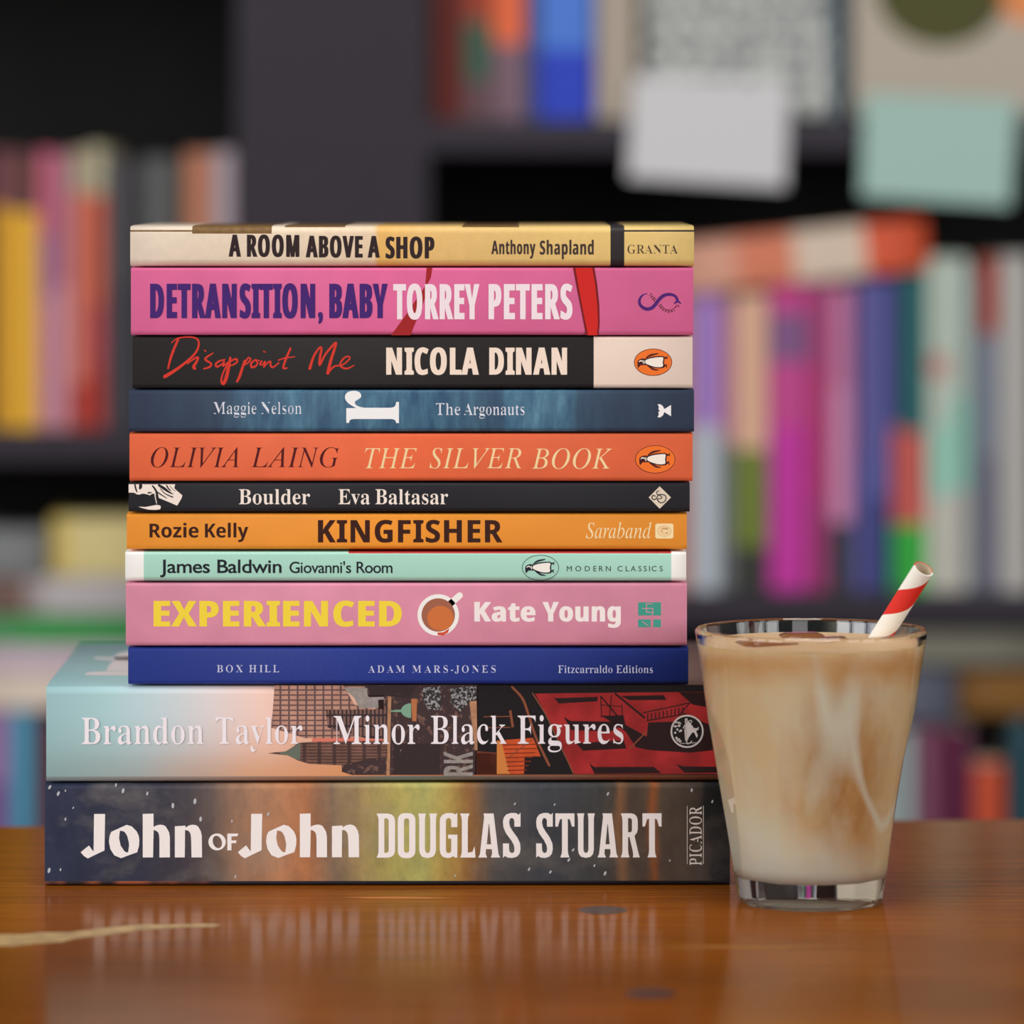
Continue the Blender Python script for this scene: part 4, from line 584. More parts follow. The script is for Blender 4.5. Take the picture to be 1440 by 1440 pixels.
b12, k12 = dust_jacket_book('hardback_book', 63, 1027, 1101, 1246, .160, J12,
    'thick smoky hardback with broad white lettering, bottom of the stack on the table', math.radians(.4), 64, None,
    mats=[J12, J12b, WHITE], pick=lambda x, y, z: 1 if z < .0017 else 0, rt=.002, rb=.0014)
LW = mat((228, 220, 218), .4, .4)
A = zc(100, 1130, 5.76)
def john(d):
    P = [[A((186,85),(275,85),(272,240),(270,380),(200,413),(135,445),(103,425),(78,395),(112,366),(145,340),(162,365),(182,390))],
         [A((325,230),(385,202),(450,173),(490,185),(530,225),(546,258),(552,290),(550,340),(535,395),(470,418),(405,443),(350,420),(318,370),(306,310),(312,260)),
          A((395,220),(388,280),(400,340),(430,385),(450,398),(462,393),(469,345),(468,320),(455,265),(440,238),(425,225))],
         [A((580,85),(667,82),(667,190),(692,178),(720,172),(745,175),(765,185),(792,230),(799,270),(800,437),(715,437),(715,290),(712,255),(705,235),(690,222),(668,215),(663,437),(580,437))],
         [A((840,185),(925,180),(928,195),(955,178),(985,172),(1010,176),(1030,190),(1050,225),(1058,262),(1060,437),(975,437),(972,290),(968,250),(958,230),(945,219),(922,215),(920,437),(840,437))]]
    return [[[Vector((p.x + d, p.y)) for p in c] for c in g] for g in P]
of = [[ell(*A((1182,312))[0], 70/5.76, 68/5.76), ell(*A((1184,312))[0], 52/5.76, 36/5.76, rot=1.25)],
      [A((1265,245),(1355,245),(1346,266),(1298,268),(1298,300),(1340,300),(1335,322),(1298,322),(1298,380),(1265,380))]]
k12.put('title', [(1, LW, john(0) + of + john(220.9))])
def slab_caps():
    """flared slab capitals, each drawn in a 10-high box (x right, y up)"""
    def o(*p): return list(p)
    def rr(x0, y0, x1, y1, r):
        out = []
        for cx, cy, a in ((x1-r, y1-r, 0), (x0+r, y1-r, 90), (x0+r, y0+r, 180), (x1-r, y0+r, 270)):
            for k in range(5):
                t = math.radians(a + k*22.5); out.append((cx + r*math.cos(t), cy + r*math.sin(t)))
        return out
    G = {}
    G['D'] = (4.2, [[[(0,0),(2.6,0)] + [(3.5,.25),(4.0,.8),(4.2,1.6),(4.2,8.4),(4.0,9.2),(3.5,9.75),(2.6,10)] + [(0,10),(.35,9.2),(.45,8.4),(.45,1.6),(.35,.8)],
                      [(1.75,1.1),(1.75,8.9),(2.4,8.9),(2.75,8.5),(2.75,1.5),(2.4,1.1)]]])
    G['O'] = (4.0, [[rr(0, -.1, 4.0, 10.1, 1.5), rr(1.4, 1.1, 2.6, 8.9, .55)]])
    G['U'] = (4.3, [[[(0,10),(1.75,10),(1.6,9.2),(1.55,8.4),(1.55,1.8),(1.75,1.2),(2.15,1.0),(2.55,1.2),(2.75,1.8),(2.75,8.4),(2.7,9.2),(2.55,10),(4.3,10),(4.1,9.2),(4.05,8.4),
                      (4.05,1.7),(3.85,.8),(3.3,.15),(2.15,-.1),(1.0,.15),(.45,.8),(.25,1.7),(.25,8.4),(.2,9.2)]]])
    G['G'] = (4.0, [[[(2.6,6.9),(4.0,6.9),(4.0,10.2),(3.6,9.8),(2.8,10.1),(1.5,10.1),(.6,9.7),(.1,9),(0,8.2),(0,1.7),(.2,.8),(.8,.1),(1.7,-.1),(2.5,0),(3.1,.3),(3.5,0),(4.0,0),(4.0,5.2),(1.9,5.2),(1.9,4.3),(2.6,4.3),
                      (2.6,1.6),(2.4,1.15),(2.0,1),(1.6,1.15),(1.4,1.6),(1.4,8.4),(1.6,8.85),(2.0,9),(2.4,8.85),(2.6,8.4)]]])
    G['L'] = (3.5, [[[(0,0),(3.5,0),(3.3,2.6),(2.8,1.3),(1.75,1.1),(1.75,8.4),(1.85,9.2),(2.15,10),(0,10),(.3,9.2),(.4,8.4),(.4,1.6),(.3,.8)]]])
    G['A'] = (5.0, [[[(0,0),(2.05,0),(1.7,.8),(1.75,1.9),(3.1,1.9),(3.15,.8),(2.85,0),(5.0,0),(4.6,.8),(3.5,10),(1.2,10),(1.35,9.3),(.4,.8)], [(1.95,3.0),(2.4,7.6),(2.5,7.6),(2.95,3.0)]]])
    G['S'] = (4.0, [[[(0,3.2),(0,-.1),(.4,.35),(1.2,-.05),(2.2,-.1),(3.2,.2),(3.8,.9),(4.0,1.9),(3.9,3.2),(3.3,4.5),(2.2,6.0),(1.6,7.0),(1.4,8.0),(1.6,8.8),(2.0,9),(2.4,8.8),(2.6,8.3),(2.6,7.0),(4.0,7.0),(4.0,10.2),(3.6,9.7),(2.9,10.1),
                      (1.8,10.1),(.8,9.8),(.2,9.1),(0,8.2),(.1,6.9),(.7,5.5),(1.9,3.9),(2.5,2.8),(2.65,1.9),(2.5,1.2),(2.05,1),(1.6,1.2),(1.4,1.8),(1.35,3.2)]]])
    G['T'] = (4.6, [[[(1.2,0),(3.4,0),(3.1,.8),(3.0,1.6),(3.0,8.8),(3.5,8.6),(4.0,7.0),(4.6,7.0),(4.6,10),(0,10),(0,7.0),(.6,7.0),(1.1,8.6),(1.6,8.8),(1.6,1.6),(1.5,.8)]]])
    G['R'] = (4.6, [[[(0,0),(2.1,0),(1.85,.8),(1.75,1.6),(1.75,4.6),(2.1,4.6),(2.9,1.4),(3.0,.6),(2.9,0),(4.6,0),(4.35,.7),(4.1,1.6),(3.3,4.9),(3.9,5.6),(4.1,6.4),(4.1,8.3),(3.9,9.2),(3.3,9.8),(2.5,10),(0,10),(.3,9.2),(.4,8.4),(.4,1.6),(.3,.8)],
                      [(1.75,5.7),(1.75,8.9),(2.4,8.9),(2.7,8.5),(2.7,6.1),(2.4,5.7)]]])
    return G
def slab_text(words, ytop, ybase):
    G = slab_caps(); out = []; k = (ybase - ytop) / 10
    for w, x0, x1 in words:
        tot = sum(G[c][0] for c in w); gap = .62
        kx = (x1 - x0) / (tot + gap * (len(w) - 1)); x = x0
        for c in w:
            for g in G[c][1]: out.append([[Vector((x + p[0]*kx, ybase - p[1]*k)) for p in q] for q in g])
            x += (G[c][0] + gap) * kx
    return out
k12.put('author', [(1, LW, slab_text([('DOUGLAS', 529.5, 732), ('STUART', 754, 930.5)], 1144.5, 1206.5))])
pm = mat((205, 196, 188), .45, .3)
gl = text('PICADOR', 'serif', 0, 82.5, 0, 17, dx=-.45, dy=.1, track=1.03)
gl = rotate_text(gl, 970, 1217.5, 0)
gl = [g for g in gl] + [[[Vector(p) for p in q]] for q in ([(966.3, 1134), (967, 1134), (967, 1216), (966.3, 1216)], [(989, 1134), (989.7, 1134), (989.7, 1216), (989, 1216)])]
k12.put('publisher_name', [(1, pm, gl)])
flk = []
for (fx, fy, r) in [(70,1107,3),(82,1116,3.2),(173,1112,3.4),(207,1116,2.6),(163,1104,2.4),(243,1133,3.6),(274,1127,3.8),(282,1152,3.4),(326,1155,2),(69,1224,3.6),(85,1223,2),(92,1152,2.2),(103,1136,1.6),(92,1112,1.6),
                    (855,1117,2.6),(724,1131,2),(780,1132,1.8),(973,1112,2.6),(1002,1128,2.2),(744,1223,2.4),(774,1227,2.4),(851,1229,3),(806,1196,2.4),(800,1210,2.8),(836,1218,2),(942,1211,1.6),(377,1145,2.5),(331,1233,2),(640,1232,1.6)]:
    flk.append([ell(fx, fy, r*.55, r*1.1, 10, rot=.3 + .3*math.sin(fx))])
k12.put('snow_flecks', [(1, mat((168, 172, 176), .5, .3), flk)])['kind'] = 'stuff'

# 11: sky and city jacket
def jacket11():
    n = NT('sky_jacket', .45, .25); v, x, y, z = n.obj()
    f = n.math('ADD', n.math('MULTIPLY_ADD', x, 1/(1010*S0), (720 - 40)/1010), n.math('MULTIPLY_ADD', n.noise(v, 20, 2), .06, -.03))
    a = n.ramp(f, [(pxn(p), col(c)) for p, c in [(60, (148, 184, 188)), (170, (164, 198, 202)), (230, (182, 200, 206)), (300, (206, 198, 198)), (370, (224, 190, 178)), (420, (215, 170, 150)), (1050, (90, 60, 55))]])
    b = n.ramp(f, [(pxn(p), col(c)) for p, c in [(60, (130, 160, 160)), (200, (150, 160, 158)), (280, (176, 152, 136)), (350, (200, 150, 115)), (480, (205, 140, 92)), (560, (180, 110, 70)), (1050, (90, 60, 55))]])
    n.val(n.b.inputs['Base Color'], n.mix(n.ramp(z, [(.0, (1, 1, 1)), (.006, (.8, .8, .8)), (.014, (.25, .25, .25)), (.024, (0, 0, 0))]), a, b))
    return n.m
J11 = jacket11()
J11b = NT('jacket_wrap', .4); v, x, y, z = J11b.obj()
c = J11b.ramp(J11b.math('MULTIPLY_ADD', x, 1/(1010*S0), (720 - 40)/1010), [(pxn(p), col(cc)) for p, cc in [(60, (120, 138, 142)), (300, (148, 128, 118)), (430, (150, 108, 84)), (560, (104, 118, 112)), (700, (120, 104, 92)), (850, (150, 98, 76)), (1030, (160, 100, 76))]])
J11b.val(J11b.b.inputs['Base Color'], c); J11b = J11b.m
b11, k11 = dust_jacket_book('hardback_book', 65, 1022, 964.5, 1100.5, .160, J11,
    'thick hardback with pale blue sky and red brick city jacket, second from the bottom', math.radians(.9), 66, None,
    mats=[J11, J11b, WHITE], pick=lambda x, y, z: 1 if z < .0021 and y < .05 else 0, rt=.0028, rb=.0018)
Z6 = zc(370, 955, 4.364); Z7 = zc(660, 955, 4.0)
def grid_mat(c1, c2, nx, nz, wx=.3, wz=.3, nz_amt=.5, name='facade'):
    n = NT(name, .4, .4); v, x, y, z = n.obj()
    fx = n.math('LESS_THAN', n.math('FRACT', n.math('MULTIPLY', x, nx)), wx); fz = n.math('LESS_THAN', n.math('FRACT', n.math('MULTIPLY', z, nz)), wz)
    m = n.math('MAXIMUM', fx, fz)
    no = n.ramp(n.noise(v, 160, 3), [(.3, (1 - nz_amt,)*3), (.7, (1 + nz_amt*.6,)*3)])
    n.val(n.b.inputs['Base Color'], n.mix(.8, n.mix(m, col(c1), col(c2)), no, 'MULTIPLY')); return n.m
def specks_mat(c1, c2, th, sc, name='roofs'):
    n = NT(name, .4, .4); v, x, y, z = n.obj()
    n.val(n.b.inputs['Base Color'], n.ramp(n.noise(v, sc, 2, None, .8), [(th, col(c1)), (th + .06, col(c2))])); return n.m
tower = grid_mat((176, 132, 114), (96, 72, 72), 330, 560, .22, .3, .25)
dtower = grid_mat((120, 88, 78), (50, 38, 42), 700, 260, .45, .2, .4)
city = specks_mat((56, 40, 42), (104, 76, 68), .56, 330); cityD = specks_mat((44, 32, 34), (150, 120, 104), .68, 700)
scraper = grid_mat((116, 82, 70), (70, 48, 46), 190, 900, .25, .35, .4)
grey = mat((140, 134, 130), .4, noise=.2, nscale=500); mach = specks_mat((40, 36, 40), (150, 150, 150), .5, 700)
tan = mat((166, 122, 92), .4, noise=.25, nscale=300)
blk = mat((26, 22, 25), .4); red = mat((150, 38, 40), .4, noise=.3, nscale=120); dk = mat((38, 20, 22), .4)
org = mat((190, 78, 38), .4, noise=.2, nscale=200); lin_m = mat((128, 74, 52), .4); brn = mat((98, 50, 38), .4, noise=.4, nscale=150)
cx1 = X(1010)
art = []
art += [(1, tower, [[Z6((70,40),(490,40),(560,160),(700,190),(700,300),(650,370),(255,365),(50,300))]])]
art += [(1, city, [[Z6((630,40),(1320,40),(1320,592),(545,592),(482,572),(482,520),(640,450),(690,370),(700,300),(700,190),(600,120))]])]
art += [(2, dtower, [[Z6((385,190),(690,190),(750,120),(750,370),(650,372),(395,300))]])]
art += [(3, grey, [[Z6((495,58),(638,58),(640,100),(742,104),(742,180),(590,180),(558,116))]])]
art += [(4, dk, [[Z6((640,100),(742,100),(742,112),(650,114))], [Z6((705,130),(740,128),(742,190),(708,186))]])]
sk = Z6((30,458),(70,452),(100,450),(140,445),(180,420),(210,395),(235,392),(300,388),(480,385),(762,380),(762,482),(640,490),(600,505),(480,532),(400,528),(280,522),(220,505),(150,470),(100,465),(60,460))
art += [(3, scraper, [[sk]]), (4, mat((96, 104, 92), .4), [[Z6((100,452),(140,446),(180,421),(228,394),(226,500),(190,490),(150,470),(105,464))]])]
art += [(3, mat((206, 112, 96), .4), [[Z6((300,366),(600,366),(760,372),(760,380),(480,384),(300,387))]])]
art += [(3, tan, [[Z6((765,110),(786,110),(776,592),(756,592))]]), (3, mat((168, 104, 66), .4), [[Z6((908,125),(945,125),(940,262),(915,262))]])]
art += [(3, mat((116, 154, 132), .4), [ [ell(*Z6((908,197))[0], 62/4.364, 45/4.364, 24, PI/2, 1.5*PI)], [Z6((780,196),(850,190),(850,206),(780,204))] ])]
art += [(3, mach, [[Z6((980,58),(1088,48),(1096,190),(1012,194),(992,150),(975,120))], [Z6((1150,62),(1308,46),(1310,120),(1262,150),(1212,204),(1150,152))]])]
art += [(3, tan, [[Z6((1265,140),(1310,138),(1316,440),(1300,442))]]), (3, cityD, [[Z6((800,400),(1085,400),(1085,590),(800,590))], [Z6((645,44),(940,44),(900,120),(790,110),(760,100),(650,96))]])]
art += [(2, brn, [[Z6((1310,446),(1432,456),(1432,592),(1310,592))]])]
art += [(1, blk, [[Z7((42,38),(1450,38),(1450,542),(30,542))]]), (2, brn, [[Z7((40,420),(152,425),(158,540),(40,540))]])]
art += [(3, red, [[Z7((370,86),(700,82),(1300,78),(1440,80),(1440,540),(592,540),(480,290),(430,195))]])]
art += [(3, org, [[Z7((155,350),(360,335),(402,440),(312,440),(308,538),(155,538))]])]
art += [(4, mat((196, 122, 62), .4), [[Z7((155,352),(178,352),(228,538),(155,538))]])]
art += [(4, mat((120, 44, 24), .4), [[Z7((190 + 4*k, 372 + 24*k),(395 - 12*k, 368 + 24*k),(395 - 12*k, 374 + 24*k),(190 + 4*k, 378 + 24*k))] for k in range(7)])]
art += [(4, dk, [[Z7((480,112),(725,105),(720,130),(505,142),(455,90))], [Z7((530,215),(570,240),(820,245),(862,262),(800,300),(575,292))], [Z7((600,366),(870,350),(885,396),(640,408))],
                 [Z7((850,100),(1095,96),(1112,122),(905,124))], [Z7((675,478),(705,500),(1040,500),(1082,536),(705,538))], [Z7((1165,485),(1210,498),(1440,500),(1440,534),(1215,534))],
                 [Z7((750,215),(870,215),(880,262),(1000,330),(1008,250),(1300,240),(1440,300),(1440,400),(1240,420),(1010,405),(940,390),(880,300))], [Z7((1180,80),(1440,78),(1440,180),(1260,150))]])]
fe = []
for s_, w_ in [([(740,100),(745,215)],5),([(800,95),(790,220)],5),([(860,150),(862,240)],5),([(740,150),(860,160)],4),([(740,215),(870,212)],7),([(740,100),(865,250)],8),([(820,85),(990,225)],11),([(980,195),(1250,138)],6),([(1000,240),(1225,200)],6),
               ([(1250,90),(1440,250)],6),([(1190,200),(1260,120)],6)] + [([(1005+22*k, 200-4*k),(1005+22*k,240-4*k)],6) for k in range(10)]:
    fe += [A_ for A_ in stroke([(*Z7(q)[0], w_/4) for q in s_], curve=False)]
art += [(5, dk, fe)]
fl = []
for s_, w_ in [([(355,82),(430,200),(588,538)],7),([(80,216),(235,214)],5),([(85,278),(232,276)],5),([(905,395),(1000,300)],7),([(220,445),(360,340)],5),([(230,180),(245,275)],14)]:
    fl += [A_ for A_ in stroke([(*Z7(q)[0], w_/4) for q in s_], curve=False)]
fl += [A_ for A_ in stroke([(*Z7(q)[0], 14/4) for q in [(242,50),(300,115),(335,210),(378,340),(450,490)]])]
art += [(5, lin_m, fl)]
k11.put('cover_picture', art)
k11.put('sign_lettering', [(4, grey, rotate_text(text('RK', 'heavy', 0, 34, 0, 41, dx=.4), 624, 1092, 0))])
LB = mat((226, 220, 226), .35, .4)
k11.put('author', [(6, LB, text('Brandon', 'serif', 115, 286, 1009.5, 1046.5, dx=-.75, dy=0) + text('Taylor', 'serif', 303, 425, 1009.5, 1046.5, dx=-.75, dy=0))])
k11.put('title', [(6, LB, text('Minor', 'serif', 469, 590, 1007.5, 1047, dx=-.75) + text('Black', 'serif', 606, 712, 1007.5, 1047, dx=-.75) + text('Figures', 'serif', 728, 877, 1007.5, 1047, dx=-.75))])
ring = [[ell(966.8, 1030, 23.3, 23.3), ell(966.8, 1030, 21, 21)]]
W = zc(930, 990, 5.7625); LG = mat((196, 190, 188), .4, .4)
urn = [[W((205,130),(240,165),(268,205),(296,205),(306,190),(306,215),(285,228),(300,265),(290,285),(270,240),(255,240),(225,280),(208,320),(196,300),(190,220))], [W((195,125),(215,125),(215,165),(195,165))]]
for s_, w_ in [([(180,205),(200,185),(210,320),(235,325),(250,310)],7),([(222,150),(245,140),(250,155),(235,165)],6),([(160,330),(300,322)],4)]:
    urn += [A_ for A_ in stroke([(*W(q)[0], w_/5.76) for q in s_])]
random.seed(3)
for k in range(16):
    px_, py_ = random.uniform(100, 165), random.uniform(150, 318)
    if abs(py_ - 235) > 95 - (165 - px_)*.2 and px_ < 115: continue
    urn.append([ell(*W((px_, py_))[0], random.uniform(6, 14)/5.76, random.uniform(6, 12)/5.76, 7)])
k11.put('publisher_emblem', [(5, blk, [[ell(966.8, 1030, 21.2, 21.2)]]), (6, LG, ring + urn)])
# cover title seen edge-on on top of the jacket
h11 = (1100.5 - 964.5) * S0
bm = bmesh.new(); zt11 = (1246 - 964.5) * S0
def top11(p):
    q = Vector((p[0]/2.88, 680 + p[1]/2.88)); d = (CAMZ - zt11) * FPX / (q.y - HZ); return Vector(((q.x - 720) * d / FPX, d - DIST))
for pts in ([(350,775),(356,768),(372,764),(430,761),(560,758),(560,778),(400,777)], [(395,709),(402,703),(450,705),(560,702),(560,715),(430,714)], [(440,758),(452,738),(474,718),(492,690),(560,676),(560,758)]):
    tri(bm, [[top11(p) for p in pts]], lambda p: Vector((p.x, p.y, h11 + 2.5e-5)))
for f in bm.faces:
    f.normal_update()
    if f.normal.z < 0: f.normal_flip()
obj('front_cover_title', bm, LB, b11, 'keep')

# 10: blue
BL = mat((27, 48, 128), .55, .3, noise=.1, nscale=900)
b10, k10 = paperback(180, 968, 910, 964, [BL, WHITE], 'plain deep blue paperback with small pale capitals, lying on the pale blue city hardback', .0005, name='paperback_book', rt=.0011, rb=.0017)
BT = mat((186, 188, 214), .4)
k10.put('title', [(1, BT, text('BOX HILL', 'serif', 305, 392.5, 935.5, 945.5, dx=-.32, track=1.25))])
k10.put('author', [(1, BT, text('ADAM MARS-JONES', 'serif', 518, 697, 936, 946, dx=-.32, track=1.3))])
k10.put('publisher_name', [(1, BT, text('Fitzcarraldo Editions', 'serif', 785, 918, 936, 946.5, dx=-.36))])
# 9: pink with cup
PK = mat((204, 132, 154), .5, .22, noise=.06, nscale=80)
b9, k9 = paperback(177, 966, 819, 909.5, [PK, WHITE], 'rose pink paperback with chunky yellow capitals and a teacup on the spine', 0, rt=.0011, rb=.0017)
k9.put('title', [(1, mat((228, 200, 60), .4), text('EXPERIENCED', 'heavy', 216, 565, 845, 881, dx=1.7, dy=.5, track=1.09))])
k9.put('author', [(1, mat((228, 216, 214), .4), text('Kate', 'heavy', 667, 753, 846.5, 874, dx=1.25, dy=.4, track=1.08) + text('Young', 'heavy', 763, 873, 846.5, 874, dx=1.25, dy=.4, track=1.08))])
cw = mat((232, 224, 220), .4); Q = zc(570, 800, 3.349)
k9.put('teacup_picture', [(1, cw, [[ell(*Q((155,217))[0], 29.2, 29.2)]] + stroke([(*Q((205,170))[0], 9), (*Q((256,125))[0], 9)])),
    (2, mat((150, 92, 70), .4), [[ell(*Q((155,217))[0], 23.5, 23.5)]]), (3, mat((192, 106, 56), .4), [[ell(*Q((165,232))[0], 18.5, 17.5)]]),
    (3, mat((196, 70, 44), .4), [[Q((150,300),(180,298),(208,280),(200,300),(178,313),(155,312))]])])
tl = mat((58, 142, 126), .4)
k9.put('publisher_emblem', [(1, tl, poly((897.5,847),(929.5,847),(929.5,865.5),(897.5,865.5)) + poly((897.5,871),(915,871),(915,882),(897.5,882)) + poly((919,871),(929.5,871),(929.5,882),(919,882))),
    (2, PK, stroke([(903,855.5,1),(919,855.5,1)], curve=False) + stroke([(909,848.5,1),(909,861,1),(919,861,1)], curve=False) + stroke([(909,849,1),(918,849,1)], curve=False) + stroke([(918,855,1),(918,864,1)], curve=False) + stroke([(903,874,.9),(912,880,.9)], curve=False) + stroke([(916.5,864,1),(918.5,869,1)], curve=False))])
# 8: mint
MN = mat((156, 202, 186), .42, .4); RD8 = mat((170, 52, 48), .4)
b8, k8 = paperback(176, 965, 775, 818.5, [MN, WHITE, RD8, WHITE], 'thin mint green paperback with white spine ends and black lettering', .0003,
    stops=(X(202), X(944), X(490)), pick=lambda x, y, z: 1 if (x < X(202) or x > X(944)) else 2 if (z > .0100 and x > X(490) and y > .0001) else 0)
IN = mat((28, 32, 40), .4)
k8.put('author', [(1, IN, text('James Baldwin', 'sans', 225, 396, 787, 806, dx=.45, dy=.4, track=.96))])
k8.put('title', [(1, IN, text("Giovanni's Room", 'sans', 407, 552, 790, 806, dx=.25, dy=.2, track=.94))])
k8.put('series_name', [(1, mat((60, 78, 74), .4), text('MODERN CLASSICS', 'sans', 797, 932, 796, 803.5, dx=.12, dy=.1, track=1.45))])
def bird(cx, cy, k, ink, white, fill, line_w, rx=193, ry=138, L=1):
    f = zc(cx - 277/7.2*k, cy - 212/7.2*k, 7.2/k)
    S = lambda pts: stroke(sc_pts(f, [(a_, b_, c_*1.25) for a_, b_, c_ in pts], 7.2/k))
    parts = [(L, ink, [[ell(cx, cy, rx/7.2*k, ry/7.2*k), ell(cx, cy, rx/7.2*k - line_w, ry/7.2*k - line_w)]])]
    if fill: parts.append((L, fill, [[ell(cx, cy, rx/7.2*k - line_w, ry/7.2*k - line_w)]]))
    body = [(196,185),(215,172),(250,158),(310,150),(372,148),(396,160),(392,185),(388,215),(394,245),(388,268),(350,274),(300,272),(250,258),(205,240),(188,225)]
    parts.append((L+1, ink, [[f(*body)], [f((118,210),(124,194),(140,182),(160,175),(180,173),(200,178),(204,240),(180,242),(156,240),(142,252),(126,272),(119,248))]] +
        S([(205,172,8),(230,152,14),(262,138,16),(325,124,9)]) + S([(225,248,8),(262,272,15),(290,286,14),(330,292,7)]) + S([(385,165,14),(405,168,12),(420,155,8)]) + S([(405,168,9),(420,176,7)]) + S([(388,250,14),(405,245,11),(415,262,8)]) + S([(400,240,8),(414,235,7)])))
    parts.append((L+2, white, [[f((198,196),(215,184),(255,172),(310,163),(372,160),(382,170),(378,190),(374,215),(379,240),(374,256),(345,262),(300,260),(252,246),(212,230),(197,218))]] +
        S([(136,206,7),(150,197,9),(168,200,8),(174,212,5)]) + S([(183,194,6),(186,212,7),(184,228,6)])))
    return parts
k8.put('publisher_emblem', bird(760, 798.5, .97, IN, mat((226, 222, 214), .4), None, .8, 193, 134))
# 7: orange-yellow
OY = mat((222, 140, 46), .5, .22, noise=.04, nscale=60)
b7, k7 = paperback(178, 966, 721.5, 774, [OY, WHITE], 'amber orange paperback with bold dark brown capitals, between black and mint spines', .0006, rt=.0011, rb=.0017)
DB = mat((54, 26, 20), .4)
k7.put('author', [(1, DB, text('Rozie', 'heavy', 210, 279, 736.5, 756, dx=.12) + text('Kelly', 'heavy', 288, 349, 736.5, 756, dx=.12))])
k7.put('title', [(1, DB, text('KINGFISHER', 'heavy', 447, 706.5, 731.5, 763, dx=.6, dy=.2, track=1.06))])
CR = mat((240, 206, 160), .4)
SQ = []
for (x_, y_, r_) in [(934, 746.5, 0)]:
    SQ = [[[Vector(p) for p in [(923.5,736.5),(945,736.5),(947,738.5),(947,755.5),(945,757.5),(923.5,757.5),(921.5,755.5),(921.5,738.5)]]]]
k7.put('publisher_name', [(1, CR, text('Saraband', 'italic', 824, 916, 735.5, 757, dx=-.05)), (1, CR, SQ),
    (2, mat((214, 160, 108), .4), [[ell(934.3, 747, 9.5, 7.6), ell(934.3, 747, 8.6, 6.7)], [ell(934.3, 747, 5.6, 4.6), ell(934.3, 747, 4.6, 3.6)]] + stroke([(929, 743, 1), (940, 743, 1), (930, 747, 1), (939, 750, 1)]))])
# 6: thin black with sketch
B6 = mat((36, 36, 41), .5, .15)
b6, k6 = paperback(181, 970, 678, 721, [B6, WHITE], 'thin black paperback with white serif lettering and a black-and-white drawing at its left', 0, rt=.0011, rb=.0017)
CW = mat((226, 214, 204), .4)
k6.put('title', [(1, CW, text('Boulder', 'serif', 336, 436, 688, 709, dx=-.25))])
k6.put('author', [(1, CW, text('Eva', 'serif', 476, 520, 688, 709, dx=-.25) + text('Baltasar', 'serif', 528, 630, 688, 709, dx=-.25))])
K = zc(170, 670, 14.4)
SK = lambda pts: stroke(sc_pts(K, pts, 14.4))
k6.put('cover_picture', [(1, CW, [[K((158,158),(1100,158),(1080,240),(1245,385),(1225,450),(1140,590),(940,505),(770,435),(690,340),(640,350),(575,388),(450,370),(330,365),(270,330),(158,325))], [K((350,612),(500,618),(650,590),(740,572),(800,592),(808,630),(795,665),(700,678),(560,672),(430,640))]] + SK([(690,350,26),(700,440,18),(725,545,14)])),
    (2, B6, SK([(285,165,30),(300,240,34),(325,310,24)]) + SK([(400,165,60),(398,215,66),(385,245,40)]) + SK([(640,190,30),(700,270,40),(742,400,40),(752,560,40)]) + SK([(770,180,46),(870,240,60),(980,320,36),(1060,355,14)]) + SK([(800,250,16),(900,350,20),(1050,418,26)]) + SK([(705,290,22),(800,360,24),(930,440,14)]) + SK([(925,180,24),(960,240,28),(1010,290,18)]) + SK([(340,405,30),(440,365,34),(560,385,30)]) + SK([(560,330,36),(620,330,20)]) + SK([(990,190,10),(1060,270,10),(1110,300,8)]))])
D = zc(720, 680, 5.538)
SD = lambda pts: stroke(sc_pts(D, pts, 5.538))
k6.put('publisher_emblem', [(1, mat((206, 192, 172), .4), [[D((1150,22),(1238,108),(1150,196),(1064,108))]]), (2, B6, SD([(1115,98,8),(1098,92,8),(1090,108,8),(1100,124,8),(1122,118,8),(1140,90,8),(1165,85,8),(1195,95,8),(1198,125,8),(1175,148,8),(1148,145,8),(1132,122,8),(1150,118,7),(1168,112,7),(1160,98,7),(1130,82,7),(1130,62,7),(1145,58,7)]))])
# 5: coral
CO = mat((216, 98, 60), .5, .22, noise=.06, nscale=60)
b5, k5 = paperback(182, 974, 608.5, 678, [CO, WHITE], 'coral orange paperback with slanted maroon and cream serif capitals', .0004, rt=.0011, rb=.0017)
k5.put('author', [(1, mat((74, 18, 22), .4), text('OLIVIA', 'italic', 212, 336, 629.5, 657, dx=-.1, dy=-.25, track=1.05) + text('LAING', 'italic', 353, 476, 629.5, 657, dx=-.1, dy=-.25, track=1.05))])
CM = mat((240, 200, 150), .4)
k5.put('title', [(1, CM, text('THE', 'italic', 513, 586, 630.5, 658.5, dx=-.15, dy=-.2, track=1.05) + text('SILVER', 'italic', 604, 733, 630.5, 658.5, dx=-.15, dy=-.2, track=1.05) + text('BOOK', 'italic', 748, 861, 631, 659, dx=-.15, dy=-.2, track=1.05))])
MR = mat((66, 22, 24), .4); OG = mat((222, 108, 38), .4); PW = mat((232, 218, 206), .4)
k5.put('publisher_emblem', bird(921.5, 646, 1.02, MR, PW, OG, .8, 199, 139))
